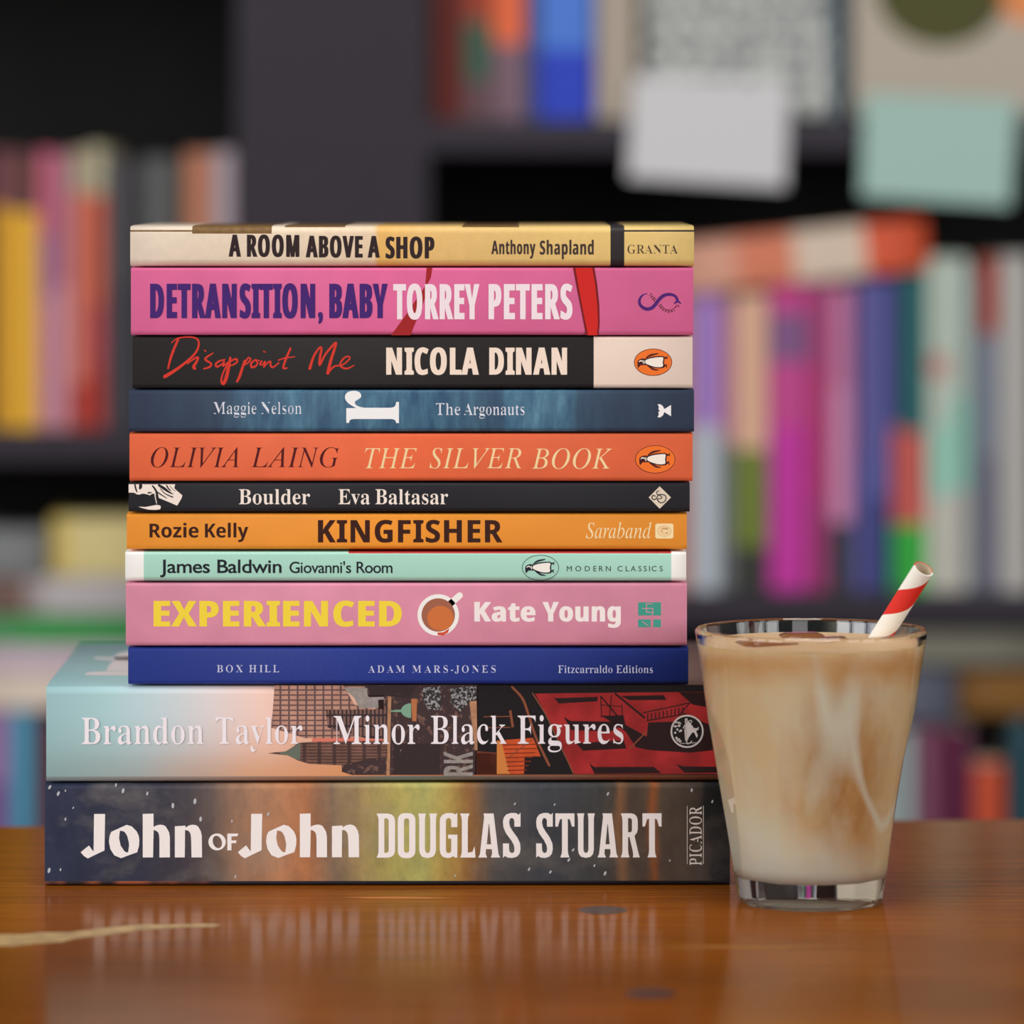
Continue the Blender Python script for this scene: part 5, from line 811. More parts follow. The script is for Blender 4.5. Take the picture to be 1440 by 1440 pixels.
# 4: ice blue
n = NT('ice_spine', .48, .22); v, x, y, z = n.obj()
dm = n.ramp(n.math('ADD', n.math('MULTIPLY_ADD', x, 1/(1010*S0), (720 - 40)/1010), n.math('MULTIPLY_ADD', n.noise(v, 40, 3), .03, -.015)),
    [(pxn(180), (0, 0, 0)), (pxn(300), (.1,)*3), (pxn(340), (.4,)*3), (pxn(400), (.75,)*3), (pxn(424), (.95,)*3), (pxn(432), (.6,)*3), (pxn(600), (.7,)*3), (pxn(690), (.35,)*3), (pxn(706), (.42,)*3), (pxn(712), (1,)*3), (pxn(790), (.85,)*3), (pxn(806), (.7,)*3), (pxn(812), (.3,)*3), (pxn(870), (.12,)*3), (pxn(980), (0,)*3)])
st_ = n.ramp(n.noise(v, 190, 5, (1, 1, .28), .65), [(.3, (.0,)*3), (.55, (.5,)*3), (.72, (1,)*3)])
c = n.mix(n.mix(1, dm, st_, 'MULTIPLY'), n.mix(dm, col((44, 54, 74)), col((40, 78, 112))), col((92, 138, 158)))
n.val(n.b.inputs['Base Color'], c); IC = n.m
b4, k4 = paperback(181, 976, 547.5, 608.5, [IC, WHITE], 'dark blue paperback with a rippled icy texture and one big white letter on its side', 0, rt=.0011, rb=.0017)
SL = mat((206, 208, 218), .4)
k4.put('author', [(1, SL, text('Maggie', 'serif', 300.5, 360.5, 565.5, 582, dx=-.62) + text('Nelson', 'serif', 367.5, 424, 565.5, 582, dx=-.62))])
k4.put('title', [(1, SL, text('The', 'serif', 613, 647, 567, 583.5, dx=-.62) + text('Argonauts', 'serif', 652.5, 737.5, 567, 583.5, dx=-.48))])
rr = rotate_text(text('r', 'serif', 0, 45, 0, 105, dx=-.3), 0, 0, 0)
ys = [p.y for g in rr for c in g for p in c]; xs_ = [p.x for g in rr for c in g for p in c]
fit = lambda p: Vector((485 + (p.x - min(xs_)) / (max(xs_) - min(xs_)) * 76, 549.5 + (p.y - min(ys)) / (max(ys) - min(ys)) * 45.5))
k4.put('large_letter', [(1, mat((230, 230, 234), .4), [[[fit(p) for p in c] for c in g] for g in rr])])
Z5 = zc(880, 480, 7.2)
k4.put('publisher_emblem', [(1, mat((224, 220, 220), .4), [[Z5((458,645),(458,758),(390,716),(377,748),(350,770),(322,768),(334,742),(330,716),(346,703),(330,690),(335,662),(322,637),(350,637),(375,655),(390,686))]])])
# 3: black with white end
B3 = mat((36, 33, 33), .5, .15); C3 = mat((220, 200, 186), .5, .22)
b3, k3 = paperback(186, 974, 472.5, 547.5, [B3, C3, WHITE], 'black paperback with red handwriting and a cream panel with oval bird badge', .0008, stops=(X(835),), pick=lambda x, y, z: 1 if x > X(835) else 0)
H = zc(220, 470, 4.966)
SH = lambda *pts: stroke(sc_pts(H, [(a_, b_, c_*1.12) for a_, b_, c_ in pts], 4.966))
hw = []
hw += SH((80,240,10),(95,180,14),(115,120,16),(152,32,14)) + SH((105,60,6),(150,28,8),(230,20,9),(285,35,11),(293,85,13),(260,145,14),(185,212,16),(110,265,20),(58,296,22))
hw += SH((215,205,9),(265,170,11),(290,163,13),(278,195,15),(258,228,18),(268,240,16)) + SH((335,112,8),(342,118,8),(345,120,6))
hw += SH((395,132,7),(345,165,13),(345,182,13),(380,205,12),(372,228,12),(330,242,9)) + SH((475,178,9),(435,190,12),(412,212,12),(425,228,12),(462,205,9),(472,190,10),(465,222,12),(500,195,8))
hw += SH((515,165,14),(505,220,20),(488,300,22),(468,345,20),(452,325,12),(465,270,10),(500,205,10),(530,182,11),(558,174,13),(562,195,11),(535,214,10),(508,220,8))
hw += SH((615,185,12),(598,240,16),(578,300,16),(562,330,14)) + SH((590,252,8),(618,200,10),(640,165,10),(656,175,11),(640,198,10),(610,218,8))
hw += SH((692,178,9),(662,202,13),(664,230,14),(692,224,12),(705,198,10),(690,180,8),(718,186,7)) + SH((735,188,11),(722,208,11),(738,214,9),(758,190,9),(750,228,12)) + SH((748,120,8),(755,125,7),(762,124,5))
hw += SH((752,225,9),(780,196,10),(796,192,11),(795,215,12),(812,232,11),(855,200,8)) + SH((935,100,13),(905,170,14),(885,235,13),(912,236,8)) + SH((850,182,7),(900,166,9),(965,158,6))
hw += SH((1070,240,18),(1098,155,14),(1138,95,12),(1152,102,13),(1142,160,15),(1140,215,14),(1180,140,13),(1245,65,15),(1250,82,15),(1218,180,18),(1196,272,20)) + SH((1196,272,14),(1240,226,11),(1300,214,10),(1348,172,10),(1340,154,9),(1308,168,11),(1285,202,12),(1292,230,12),(1332,240,11),(1380,218,6))
k3.put('title', [(1, mat((196, 52, 40), .4), hw)])
k3.put('author', [(1, mat((228, 208, 192), .4), text('NICOLA', 'heavy', 543, 673, 489, 527, dx=1.6, dy=.2, track=1.13) + text('DINAN', 'heavy', 688, 797.5, 489, 527, dx=1.6, dy=.2, track=1.13))])
k3.put('publisher_emblem', bird(918.5, 509.5, 1.0, MR, PW, OG, .9))
# 2: pink with purple capitals
P2 = mat((206, 96, 142), .5, .22, noise=.05, nscale=60)
b2, k2 = paperback(184, 975, 375.5, 472.5, [P2, WHITE], 'magenta pink paperback with purple and pale condensed capitals, second from the top', .0002, rt=.0011, rb=.0017)
RB = mat((192, 34, 30), .4); RBd = mat((110, 22, 26), .4)
strap = [[V2([(806,376.5),(836,376.5),(840,400),(843,430),(843.5,455),(842,471.5),(824,471.5),(818,440),(811,405)])]]
edge = [[V2([(806,376.5),(809,376.5),(814,405),(820.5,440),(827,471.5),(824,471.5),(818,440),(811,405)])], [V2([(833,376.5),(836,376.5),(840,400),(843,430),(843.5,455),(842,471.5),(839.5,471.5),(841,455),(840,430),(837,400)])]]
s2 = [[V2([(600,376.5),(608,376.5),(606,390),(600,402),(598,400)])], [V2([(572,441),(600,399),(604,402),(590,440),(577,471.5),(550,471.5)])]]
k2.put('cover_picture', [(1, RB, strap), (2, RBd, edge), (1, mat((150, 32, 34), .4), s2)])
k2.put('title', [(3, mat((62, 32, 104), .4), text('DETRANSITION,', 'heavy', 211, 454, 399, 447.5, dx=1.75, dy=.2, track=1.17) + text('BABY', 'heavy', 463, 545, 399, 447.5, dx=1.75, dy=.2, track=1.13))])
k2.put('author', [(3, mat((226, 210, 216), .4), text('TORREY', 'heavy', 553, 674, 399.5, 449, dx=1.6, dy=.2, track=1.13) + text('PETERS', 'heavy', 687, 805, 399.5, 449, dx=1.6, dy=.2, track=1.13))])
S = zc(880, 390, 14.4)
PU = mat((70, 28, 104), .4)
sn = stroke(sc_pts(S, [(440,330,12),(360,350,28),(300,410,46),(275,490,54),(310,580,62),(410,640,70),(520,625,72),(600,550,72),(680,445,72),(770,370,68),(880,345,62),(985,370,56),(1035,430,56),(1055,490,50)], 14.4))
sn += stroke(sc_pts(S, [(1050,480,45),(990,525,30)], 14.4)) + stroke(sc_pts(S, [(1055,480,45),(1112,530,24)], 14.4))
def arc_letters(s, pts, size, rot0):
    out = []
    for ch, (x_, y_, r_) in zip(s, pts):
        for g in text(ch, 'heavy', -size*.3, size*.3, -size/2, size/2):
            c_, s_ = math.cos(r_), math.sin(r_)
            out.append([[Vector((x_ + p.x*c_ - p.y*s_, y_ + p.x*s_ + p.y*c_)) for p in q] for q in g])
    return out
ap = [(*S((500 + 32*k, 355 + 37*k))[0], .86) for k in range(4)]
ap2 = []
for k in range(9):
    a = math.radians(160 - k*17); ap2.append((*S((878 + 190*math.cos(a), 505 + 180*math.sin(a)))[0], a - PI/2))
k2.put('publisher_emblem', [(1, PU, sn), (1, MR, arc_letters('TAIL', ap, 4.6, 0) + arc_letters("SERPENT'S", ap2, 4.6, 0))])
# 1: cream top book
n = NT('cream_spine', .5, .35); v, x, y, z = n.obj()
f = n.math('MULTIPLY_ADD', x, 1/(1010*S0), (720 - 40)/1010)
c = n.ramp(f, [(pxn(p), col(cc)) for p, cc in [(183, (212, 196, 178)), (400, (214, 196, 172)), (525, (214, 190, 160)), (533, (214, 168, 92)), (590, (214, 174, 108)), (720, (208, 174, 108)), (976, (214, 184, 112))]])
n.val(n.b.inputs['Base Color'], n.mix(.25, c, n.ramp(n.noise(v, 300, 4), [(.3, (.8,)*3), (.7, (1.1,)*3)]), 'MULTIPLY')); CS = n.m
BRN = mat((112, 84, 48), .45, noise=.25, nscale=350); BK1 = mat((44, 38, 40), .45)
h1 = (375.5 - 317) * S0
def pick1(x, y, z):
    if X(858.5) < x < X(878): return 2
    if z > h1 - .00265 and X(270) < x < X(382): return 1
    if z > h1 - .0007 and X(400) < x < X(485): return 1
    if z > h1 - .0008 and (X(650) < x < X(730)): return 1
    if h1 - .0024 < z < h1 - .0019 and (x < X(270) or x > X(878)): return 2 if x > X(878) else 1
    return 0
b1, k1 = paperback(183, 976, 317, 375.5, [CS, BRN, BK1, WHITE], 'cream and yellow paperback with a black band near its right end, top of the stack', .0004,
    stops=[X(p) for p in (270, 382, 400, 485, 650, 730, 858.5, 878)], pick=pick1, rt=.0026, rb=.0026)
k1.put('title', [(1, mat((44, 30, 32), .5), text('A ROOM', 'heavy', 321.5, 421, 330, 361, dx=1.3, dy=.1, track=1.16, tilt=.004) + text('ABOVE A', 'heavy', 430, 534, 331.5, 362, dx=1.3, dy=.1, track=1.16, tilt=.004) + text('SHOP', 'heavy', 542, 611, 333, 363.5, dx=1.3, dy=.1, track=1.13))])
k1.put('author', [(1, mat((60, 46, 42), .5), text('Anthony', 'heavy', 691, 753, 338.5, 357.5, dx=.35, track=1.1) + text('Shapland', 'heavy', 759, 835, 338.5, 358, dx=.35, track=1.1))])
k1.put('publisher_name', [(1, mat((70, 54, 44), .5), text('GRANTA', 'serif', 882.5, 953, 344.5, 356.5, dx=-.38, track=1.03))])

# ------------------------------------------------------------------ glass of iced coffee
GX, GY = .1028, -.036
def interp(tab, z):
    if z <= tab[0][0]: return tab[0][1]
    for (a, ra), (b, rb_) in zip(tab, tab[1:]):
        if z <= b: return ra + (rb_ - ra) * (z - a) / (b - a)
    return tab[-1][1]
OUT = [(0, .0247), (.0012, .0255), (.005, .0261), (.010, .0268), (.020, .0284), (.041, .0321), (.050, .0334), (.0576, .0345), (.065, .0357), (.071, .0366), (.077, .0374), (.085, .0386), (.0925, .0398), (.0938, .0399)]
INN = [(.0085, .0), (.0086, .012), (.0092, .019), (.0105, .0222), (.013, .0240), (.020, .0259), (.041, .0298), (.0576, .0322), (.065, .0333), (.077, .0351), (.085, .0364), (.0925, .0378)]
NS, NF, PH = 360, 9, math.radians(-50/3)
def glass():
    n = NT('clear_glass', 0.0); n.b.inputs['Transmission Weight'].default_value = 1; n.b.inputs['IOR'].default_value = 1.48
    n.b.inputs['Base Color'].default_value = (.985, .992, .988, 1)
    bm = bmesh.new(); rings = []
    def ring(fn, z):
        r = []
        for k in range(NS):
            th = 2*PI*k/NS; rr_ = fn(th, z)
            r.append(bm.verts.new((rr_*math.sin(th), -rr_*math.cos(th), z)))
        rings.append(r)
    def outer(th, z):
        r = interp(OUT, z)
        d = ((th - PH + PI/NF) % (2*PI/NF)) - PI/NF           # 0 on a ridge
        e = PI/NF - abs(d)                                    # 0 at a facet's middle
        k = interp([(0, .962), (.012, .968), (.030, .946), (.040, .944), (.048, .952), (.056, .970), (.066, 1.0)], z)
        flat = r * k / math.cos(min(e, .36)) * 1.0
        t = .0004
        cap_ = r * (1 - .013 * max(0, min(1, (.062 - z) / .02)))      # rounded pillars between the cuts
        return min(cap_, flat) if z > .0008 else min(cap_, flat) - .0003
    zs = [0.0, .0004, .0012, .0025, .004, .006, .008] + [.010 + i*.002 for i in range(41)] + [.0925]
    # underside with a shallow punt
    c0 = bm.verts.new((0, 0, .0036))
    ring(lambda th, z: .008, .0034); ring(lambda th, z: .014, .0027); ring(lambda th, z: .0185, .0016); ring(lambda th, z: .0215, .0004); ring(lambda th, z: .0225, 0.0)
    for z in zs: ring(outer, z)
    ring(lambda th, z: .0397, .0932); ring(lambda th, z: .0392, .0938); ring(lambda th, z: .0385, .0938); ring(lambda th, z: .0380, .0933)
    for z in sorted({.0925, .085, .077, .071, .065, .0576, .050, .041, .030, .020, .013, .0105, .0092, .0086}, reverse=True): ring(lambda th, z: interp(INN, z), z)
    c1 = bm.verts.new((0, 0, .0085))
    for a, b in zip(rings, rings[1:]):
        for k in range(NS): bm.faces.new((a[k], a[(k+1) % NS], b[(k+1) % NS], b[k]))
    for k in range(NS):
        bm.faces.new((c0, rings[0][(k+1) % NS], rings[0][k])); bm.faces.new((c1, rings[-1][k], rings[-1][(k+1) % NS]))
    o = obj('drinking_glass', bm, n.m)
    smooth_by_angle(o, 13); o.location = (GX, GY, .0001)
    tag(o, 'clear faceted tumbler with a thick base, holding iced coffee beside the books', 'glass')
    return o
gl_ = glass()
LEVEL = .0891
def coffee():
    n = NT('milky_coffee', .5, .3); v, x, y, z = n.obj()
    K_ = lambda *c: col(c, 1.32)
    sw = n.noise(v, 26, 4, (1, 1, .5), .6); sw2 = n.noise(v, 60, 4, (1, 1, .35), .6, (5, 2, 1))
    w = n.math('MULTIPLY_ADD', sw, 1.6, -.8)                                 # slow swirls, about -.4 .. .4
    w = n.math('ADD', w, n.math('MULTIPLY_ADD', sw2, .7, -.35))
    gx = n.math('MULTIPLY', n.math('SUBTRACT', x, .007), 1/.017); gz = n.math('MULTIPLY', n.math('SUBTRACT', z, .050), 1/.034)
    blob = n.math('SUBTRACT', 1.0, n.math('ADD', n.math('MULTIPLY', gx, gx), n.math('MULTIPLY', gz, gz)))
    amb = n.ramp(n.math('ADD', n.math('MULTIPLY_ADD', blob, .28, .38), n.math('MULTIPLY', w, .75)), [(.2, (0, 0, 0)), (.75, (1, 1, 1))])
    low = n.ramp(n.math('ADD', n.math('MULTIPLY_ADD', z, -1/.05, .78), n.math('ADD', n.math('MULTIPLY', x, -14.0), n.math('MULTIPLY', w, .5))), [(.15, (0, 0, 0)), (.75, (1, 1, 1))])
    rim = n.ramp(n.math('ADD', n.math('MULTIPLY', z, 1/LEVEL), n.math('MULTIPLY', w, .09)), [(.84, (0, 0, 0)), (.93, (.85, .85, .85)), (.955, (.75, .75, .75)), (.985, (.25, .25, .25))])
    c = n.mix(amb, K_(220, 194, 154), K_(176, 124, 56))
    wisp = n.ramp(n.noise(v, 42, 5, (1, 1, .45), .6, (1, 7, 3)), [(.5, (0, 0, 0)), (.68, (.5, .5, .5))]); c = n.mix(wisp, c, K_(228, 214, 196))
    th_ = n.math('ABSOLUTE', n.math('SUBTRACT', n.noise(v, 26, 1, (1, 1, .16), .4, (9, 4, 2)), .5)); c = n.mix(n.ramp(th_, [(.0, (.8, .8, .8)), (.007, (.5, .5, .5)), (.016, (0, 0, 0))]), c, K_(232, 220, 200))  # thin milk threads, painted in also for the glass's bright refraction lines
    c = n.mix(low, c, K_(234, 222, 202)); c = n.mix(n.math('MULTIPLY', rim, n.ramp(n.noise(v, 30, 3, None, .5, (2, 2, 2)), [(.3, (.35,)*3), (.6, (1,)*3)])), c, K_(196, 146, 80)); c = n.mix(n.math('GREATER_THAN', z, LEVEL - .0003), c, n.mix(sw, col((176, 134, 94)), col((226, 196, 158))))
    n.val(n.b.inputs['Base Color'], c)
    n.b.inputs['Subsurface Weight'].default_value = .35; n.b.inputs['Subsurface Scale'].default_value = .006
    n.b.inputs['Subsurface Radius'].default_value = (1, .6, .3)
    bm = bmesh.new(); rings = []
    zs = [.0086, .0092, .0105, .013, .020, .030, .041, .050, .0576, .065, .077, .085, LEVEL]
    for z in zs:
        r = interp(INN, z) + (.00012 if z > .009 else 0)
        rings.append([bm.verts.new((r*math.sin(2*PI*k/96), -r*math.cos(2*PI*k/96), z - (.0001 if z < .009 else 0))) for k in range(96)])
    c0 = bm.verts.new((0, 0, .0084)); c1 = bm.verts.new((0, 0, LEVEL))
    for a, b in zip(rings, rings[1:]):
        for k in range(96): bm.faces.new((a[k], a[(k+1) % 96], b[(k+1) % 96], b[k]))
    for k in range(96):
        bm.faces.new((c0, rings[0][(k+1) % 96], rings[0][k])); bm.faces.new((c1, rings[-1][k], rings[-1][(k+1) % 96]))
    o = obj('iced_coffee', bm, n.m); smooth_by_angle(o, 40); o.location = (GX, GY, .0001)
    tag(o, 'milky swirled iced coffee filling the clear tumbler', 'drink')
coffee()
n = NT('wet_ice', .08, .5); n.b.inputs['Transmission Weight'].default_value = .55; n.b.inputs['IOR'].default_value = 1.31
n.b.inputs['Base Color'].default_value = col((150, 98, 62)); ICE = n.m
for (dx, dy, a, s_, nm) in [(-.016, -.010, .4, .020, 'ice cube floating at the left side of the iced coffee'), (.004, -.002, 1.0, .018, 'ice cube floating in the middle of the iced coffee'), (-.002, .020, .2, .017, 'ice cube floating at the back of the iced coffee')]:
    bm = bmesh.new(); bmesh.ops.create_cube(bm, size=s_)
    bmesh.ops.bevel(bm, geom=bm.edges[:], offset=.004, segments=4, affect='EDGES', profile=.5)
    for vv in bm.verts: vv.co += Vector((math.sin(vv.co.y*400), math.sin(vv.co.z*350), math.sin(vv.co.x*380))) * .0005
    o = obj('ice_cube', bm, ICE, None, True); o.rotation_euler = (.12*math.cos(a*9), .1*math.sin(a*7), a)
    o.location = (GX + dx, GY + dy, LEVEL - s_/2 + .0016); tag(o, nm, 'ice', 'ice cubes in the coffee')
def straw():
    n = NT('striped_paper', .55, .3); v, x, y, z = n.obj()
    ang = n.math('MULTIPLY', n.math('ARCTAN2', y, x), 1/(2*PI))
    fr = n.math('FRACT', n.math('ADD', n.math('MULTIPLY_ADD', z, 1/.0237, .36), n.math('MULTIPLY', ang, -1.0)))
    c = n.mix(n.math('LESS_THAN', fr, .5), col((236, 228, 218)), col((206, 44, 36)))
    n.val(n.b.inputs['Base Color'], c)
    R, r, L = .0036, .0032, .072
    bm = bmesh.new(); N = 32
    prof = [(R, 0), (R, L), (r, L), (r, 0)]
    rr_ = [[bm.verts.new((q*math.cos(2*PI*k/N), q*math.sin(2*PI*k/N), z_)) for k in range(N)] for q, z_ in prof]
    for i in range(4):
        a, b = rr_[i], rr_[(i+1) % 4]
        for k in range(N):
            f = bm.faces.new((a[k], a[(k+1) % N], b[(k+1) % N], b[k]))
            f.material_index = 1 if i == 2 else 0
    o = obj('paper_straw', bm, [n.m, mat((206, 190, 166), .7, .2)]); smooth_by_angle(o, 40)
    top_ = at(1299, 800, -.038); low = at(1246, 884, -.024)
    d = (top_ - low).normalized()
    o.rotation_euler = d.to_track_quat('Z', 'Y').to_euler(); o.location = top_ - d*L
    tag(o, 'red and white striped paper straw leaning in the iced coffee', 'straw')
straw()

# ------------------------------------------------------------------ books on the shelves behind
rng = random.Random(11)
def shelf_book(px0, px1, pyt, zbase, bands, label, group, dy=None, depth=.13, lean=0, spine_noise=0):
    """upright book; bands = [(py where the band ends, rgb), ...] from the top of the spine down"""
    dy = rng.uniform(.004, .016) if dy is None else dy
    Y = YS + dy; s = (DIST + Y) / FPX
    x0, x1 = (px0 - 720)*s, (px1 - 720)*s; zt = CAMZ + (HZ - pyt)*s; w, h = x1 - x0 - .0004, zt - zbase
    t = thing('upright_book', label, 'book', ((x0 + x1)/2, Y, zbase + .0002), lean, group)
    mats = [mat(c, .5, .35, BG) for _, c in bands] + [WHITE]
    cuts = [CAMZ + (HZ - p)*s - zbase for p, _ in bands[:-1]]
    r = min(.002, w*.2); prof = [(-w/2, depth)] + [(-w/2 + r - r*math.cos(a*PI/8), r - r*math.sin(a*PI/8)) for a in range(5)] + \
        [(w/2 - r + r*math.sin(a*PI/8), r - r*math.cos(a*PI/8)) for a in range(5)] + [(w/2, depth)]
    zs = [0] + sorted(c for c in cuts if 0 < c < h) + [h]
    bm = bmesh.new(); th = .0005; n_ = len(prof)
    inn = []
    for i, (px_, py_) in enumerate(prof):
        a = Vector(prof[max(0, i-1)]); b = Vector(prof[min(n_-1, i+1)]); d = (b - a).normalized(); inn.append((px_ - d.y*th, py_ + d.x*th))
    O = [[bm.verts.new((p[0], p[1], z)) for p in prof] for z in zs]; I = [[bm.verts.new((p[0], p[1], z)) for p in inn] for z in zs]
    for j in range(len(zs) - 1):
        zm = (zs[j] + zs[j+1])/2; mi = sum(1 for c in cuts if zm < c)
        for i in range(n_ - 1):
            bm.faces.new((O[j][i], O[j][i+1], O[j+1][i+1], O[j+1][i])).material_index = mi
            bm.faces.new((I[j][i], I[j+1][i], I[j+1][i+1], I[j][i+1])).material_index = len(mats) - 1
        for i in (0, n_ - 1): bm.faces.new((O[j][i], O[j+1][i], I[j+1][i], I[j][i])).material_index = len(mats) - 1
    for j in (0, len(zs) - 1):
        for i in range(n_ - 1): bm.faces.new((O[j][i], I[j][i], I[j][i+1], O[j][i+1])).material_index = len(mats) - 1
    obj('cover', bm, mats, t)
    bm = bmesh.new(); box(bm, -w/2 + th*1.3, w/2 - th*1.3, th*1.4, depth - .001, .0006, h - .0006); obj('page_block', bm, PAPER, t)
    return t
def flat_book(px0, px1, pyt, pyb, cols, label, group, dy=.01, depth=.13, tilt=0, zbot=None):
    """book lying flat, spine out; cols = [(px where the colour ends, rgb), ...] from the left"""
    Y = YS + dy; s = (DIST + Y) / FPX
    z0 = CAMZ + (HZ - pyb)*s if zbot is None else zbot
    h = (pyb - pyt)*s; xm = ((px0 + px1)/2 - 720)*s; hw = (px1 - px0)/2*s
    t = thing('lying_book', label, 'book', (xm, Y, z0 + .0003), 0, group); t.rotation_euler = (0, tilt, 0)
    mats = [mat(c, .5, .35, BG) for _, c in cols] + [WHITE]; cuts = [(p - 720)*s - xm for p, _ in cols[:-1]]
    cover(t, 'cover', -hw, hw, h - .0006, depth, mats, stops=cuts, pick=lambda x, y, z: sum(1 for c in cuts if x > c), rt=.0015, rb=.0015, th=.0005)
    bm = bmesh.new(); box(bm, -hw + .001, hw - .001, .0006, depth - .001, .0006, h - .0012); obj('page_block', bm, PAPER, t)
    return t
G1 = 'upright books on the right middle shelf'
R = [
 (940, 974, 425, [(999, (170, 120, 110))], 'dusty rose book half hidden behind the stack on the right middle shelf'),
 (975, 1012, 408, [(600, (158, 122, 196)), (999, (178, 188, 198))], 'lavender book with a pale grey lower spine, directly right of the stack'),
 (1013, 1032, 418, [(620, (190, 130, 160)), (999, (120, 122, 126))], 'narrow pink and grey book right of the lavender one'),
 (1033, 1080, 415, [(632, (212, 168, 142)), (770, (104, 120, 44)), (999, (48, 50, 44))], 'peach book with olive and black lower spine'),
 (1081, 1137, 402, [(440, (186, 60, 132)), (510, (122, 82, 128)), (600, (186, 66, 136)), (999, (186, 48, 152))], 'broad bright magenta book'),
 (1138, 1166, 396, [(520, (160, 62, 112)), (700, (172, 50, 106)), (999, (156, 52, 108))], 'crimson book between the magenta and the mauve ones'),
 (1167, 1198, 404, [(545, (186, 112, 152)), (735, (196, 130, 168)), (999, (56, 56, 68))], 'mauve pink book with a dark foot'),
 (1199, 1222, 398, [(640, (96, 82, 142)), (999, (86, 84, 150))], 'dusky violet book beside the mauve one'),
 (1223, 1252, 393, [(700, (86, 90, 156)), (999, (48, 58, 116))], 'slate blue book with a navy foot'),
 (1253, 1270, 388, [(600, (54, 58, 110)), (738, (196, 90, 84)), (999, (52, 168, 66))], 'navy book with salmon and green lower spine'),
 (1271, 1301, 386, [(608, (24, 98, 98)), (738, (198, 92, 86)), (999, (52, 172, 64))], 'dark teal book with salmon and bright green lower spine'),
 (1303, 1336, 362, [(500, (178, 190, 178)), (530, (188, 140, 132)), (600, (182, 190, 178)), (700, (150, 198, 182)), (999, (190, 190, 178))], 'tall pale book with a red mark and mint band'),
 (1337, 1362, 362, [(560, (176, 190, 180)), (690, (142, 194, 178)), (999, (182, 178, 172))], 'tall pale sage book right of the red-marked one'),
 (1363, 1376, 380, [(999, (118, 134, 142))], 'narrow grey-blue book between pale tall ones'),
 (1377, 1407, 364, [(470, (162, 66, 54)), (640, (128, 134, 150)), (999, (112, 110, 128))], 'grey-blue book with a brick red top'),
 (1408, 1450, 360, [(999, (172, 170, 166))], 'broad plain pale grey book at the right edge of the photo, middle shelf'),
]
for a, b, t_, bands, lab in R: shelf_book(a, b, t_, Z_RM, bands, lab, G1)
# a book lying on the tops of these
tilt = -math.atan2(34, 320)
flat_book(948, 1308, 318, 392, [(1040, (206, 150, 128)), (1120, (204, 120, 92)), (1222, (206, 186, 168)), (1400, (206, 80, 44))], 'thick white and orange book lying slanted on top of the upright books', 'lying books', .006, .13, tilt, zbot=zb(398))
G2 = 'books on the right upper shelf'
U = [
 (606, 652, -40, [(999, (96, 26, 18))], 'dark brick red book beside the upright, top right shelf'),
 (653, 692, -30, [(30, (150, 60, 40)), (115, (58, 88, 72)), (999, (100, 72, 78))], 'dark green book with a rusty top'),
 (693, 738, -30, [(62, (224, 104, 62)), (999, (120, 92, 106))], 'orange topped book left of the blue one'),
 (739, 756, -35, [(999, (70, 80, 120))], 'narrow grey-navy book left of the blue one'),
 (757, 834, -40, [(70, (72, 118, 206)), (999, (36, 62, 186))], 'broad bright blue book'),
 (838, 896, -30, [(999, (166, 154, 140))], 'beige book left of the white card'),
]
for a, b, t_, bands, lab in U: shelf_book(a, b, t_, Z_RU, bands, lab, G2)
def facing_book(px0, px1, pyt, cmat, label, edge, extra=None, dy=.012, th=.022):
    Y = YS + dy; s = (DIST + Y)/FPX; x0, x1 = (px0 - 720)*s, (px1 - 720)*s; h = CAMZ + (HZ - pyt)*s - Z_RU
    t = thing('facing_book', label, 'book', ((x0 + x1)/2, Y, Z_RU + .0026), 0, 'books shown cover out'); t.rotation_euler = (math.radians(-6), 0, 0)
    w = (x1 - x0)/2
    bm = bmesh.new(); box(bm, -w, w, 0, .0008, 0, h, 0); box(bm, -w, w, th - .0008, th, 0, h, 0, 1); box(bm, -w, -w + .0012, .0008, th - .0008, 0, h, 0, 1)
    obj('cover', bm, [cmat, edge], t)
    bm = bmesh.new(); box(bm, -w + .0013, w - .0006, .0009, th - .0009, .0006, h - .0006); obj('page_block', bm, PAPER, t)
    if extra: extra(t, w, h)
n = NT('mottled_cover', .5, .3); v, x, y, z = n.obj()
row = n.math('LESS_THAN', n.math('FRACT', n.math('MULTIPLY', z, 60)), .55)
m_ = n.math('MULTIPLY', row, n.ramp(n.noise(v, 110, 2, (1, 1, .5)), [(.44, (0, 0, 0)), (.5, (1, 1, 1))]))
n.val(n.b.inputs['Base Color'], n.mix(m_, col((186, 188, 184), BG), col((70, 76, 80), BG)))
facing_book(906, 1168, -60, n.m, 'grey cover shown face out with rows of dark marks, behind the white card', mat((40, 54, 64), .5, .3, BG))
shelf_book(1170, 1190, -50, Z_RU, [(999, (52, 78, 92))], 'dark blue-green book end beside the grey face-out cover', G2, dy=.014)
def disc(t, w, h):
    s = (DIST + YS + .012)/FPX; cx = ((1325 - 720)*s) - ((1200 + 1470)/2 - 720)*s; cz = CAMZ + (HZ + 12)*s - Z_RU
    bm = bmesh.new(); tri(bm, [ell(cx, cz, .040, .036, 40)], lambda p: Vector((p.x, -.0002, p.y)))
    tri(bm, [ell(cx + .052, cz + .004, .020, .026, 30)], lambda p: Vector((p.x, -.0002, p.y)), 1)
    obj('cover_picture', bm, [mat((66, 66, 20), .5, .3, BG), mat((210, 130, 76), .5, .3, BG)], t)
facing_book(1200, 1470, -60, mat((168, 158, 144), .5, .3, BG), 'beige cover shown face out with a dark olive round picture', mat((120, 100, 80), .5, .3, BG), disc)
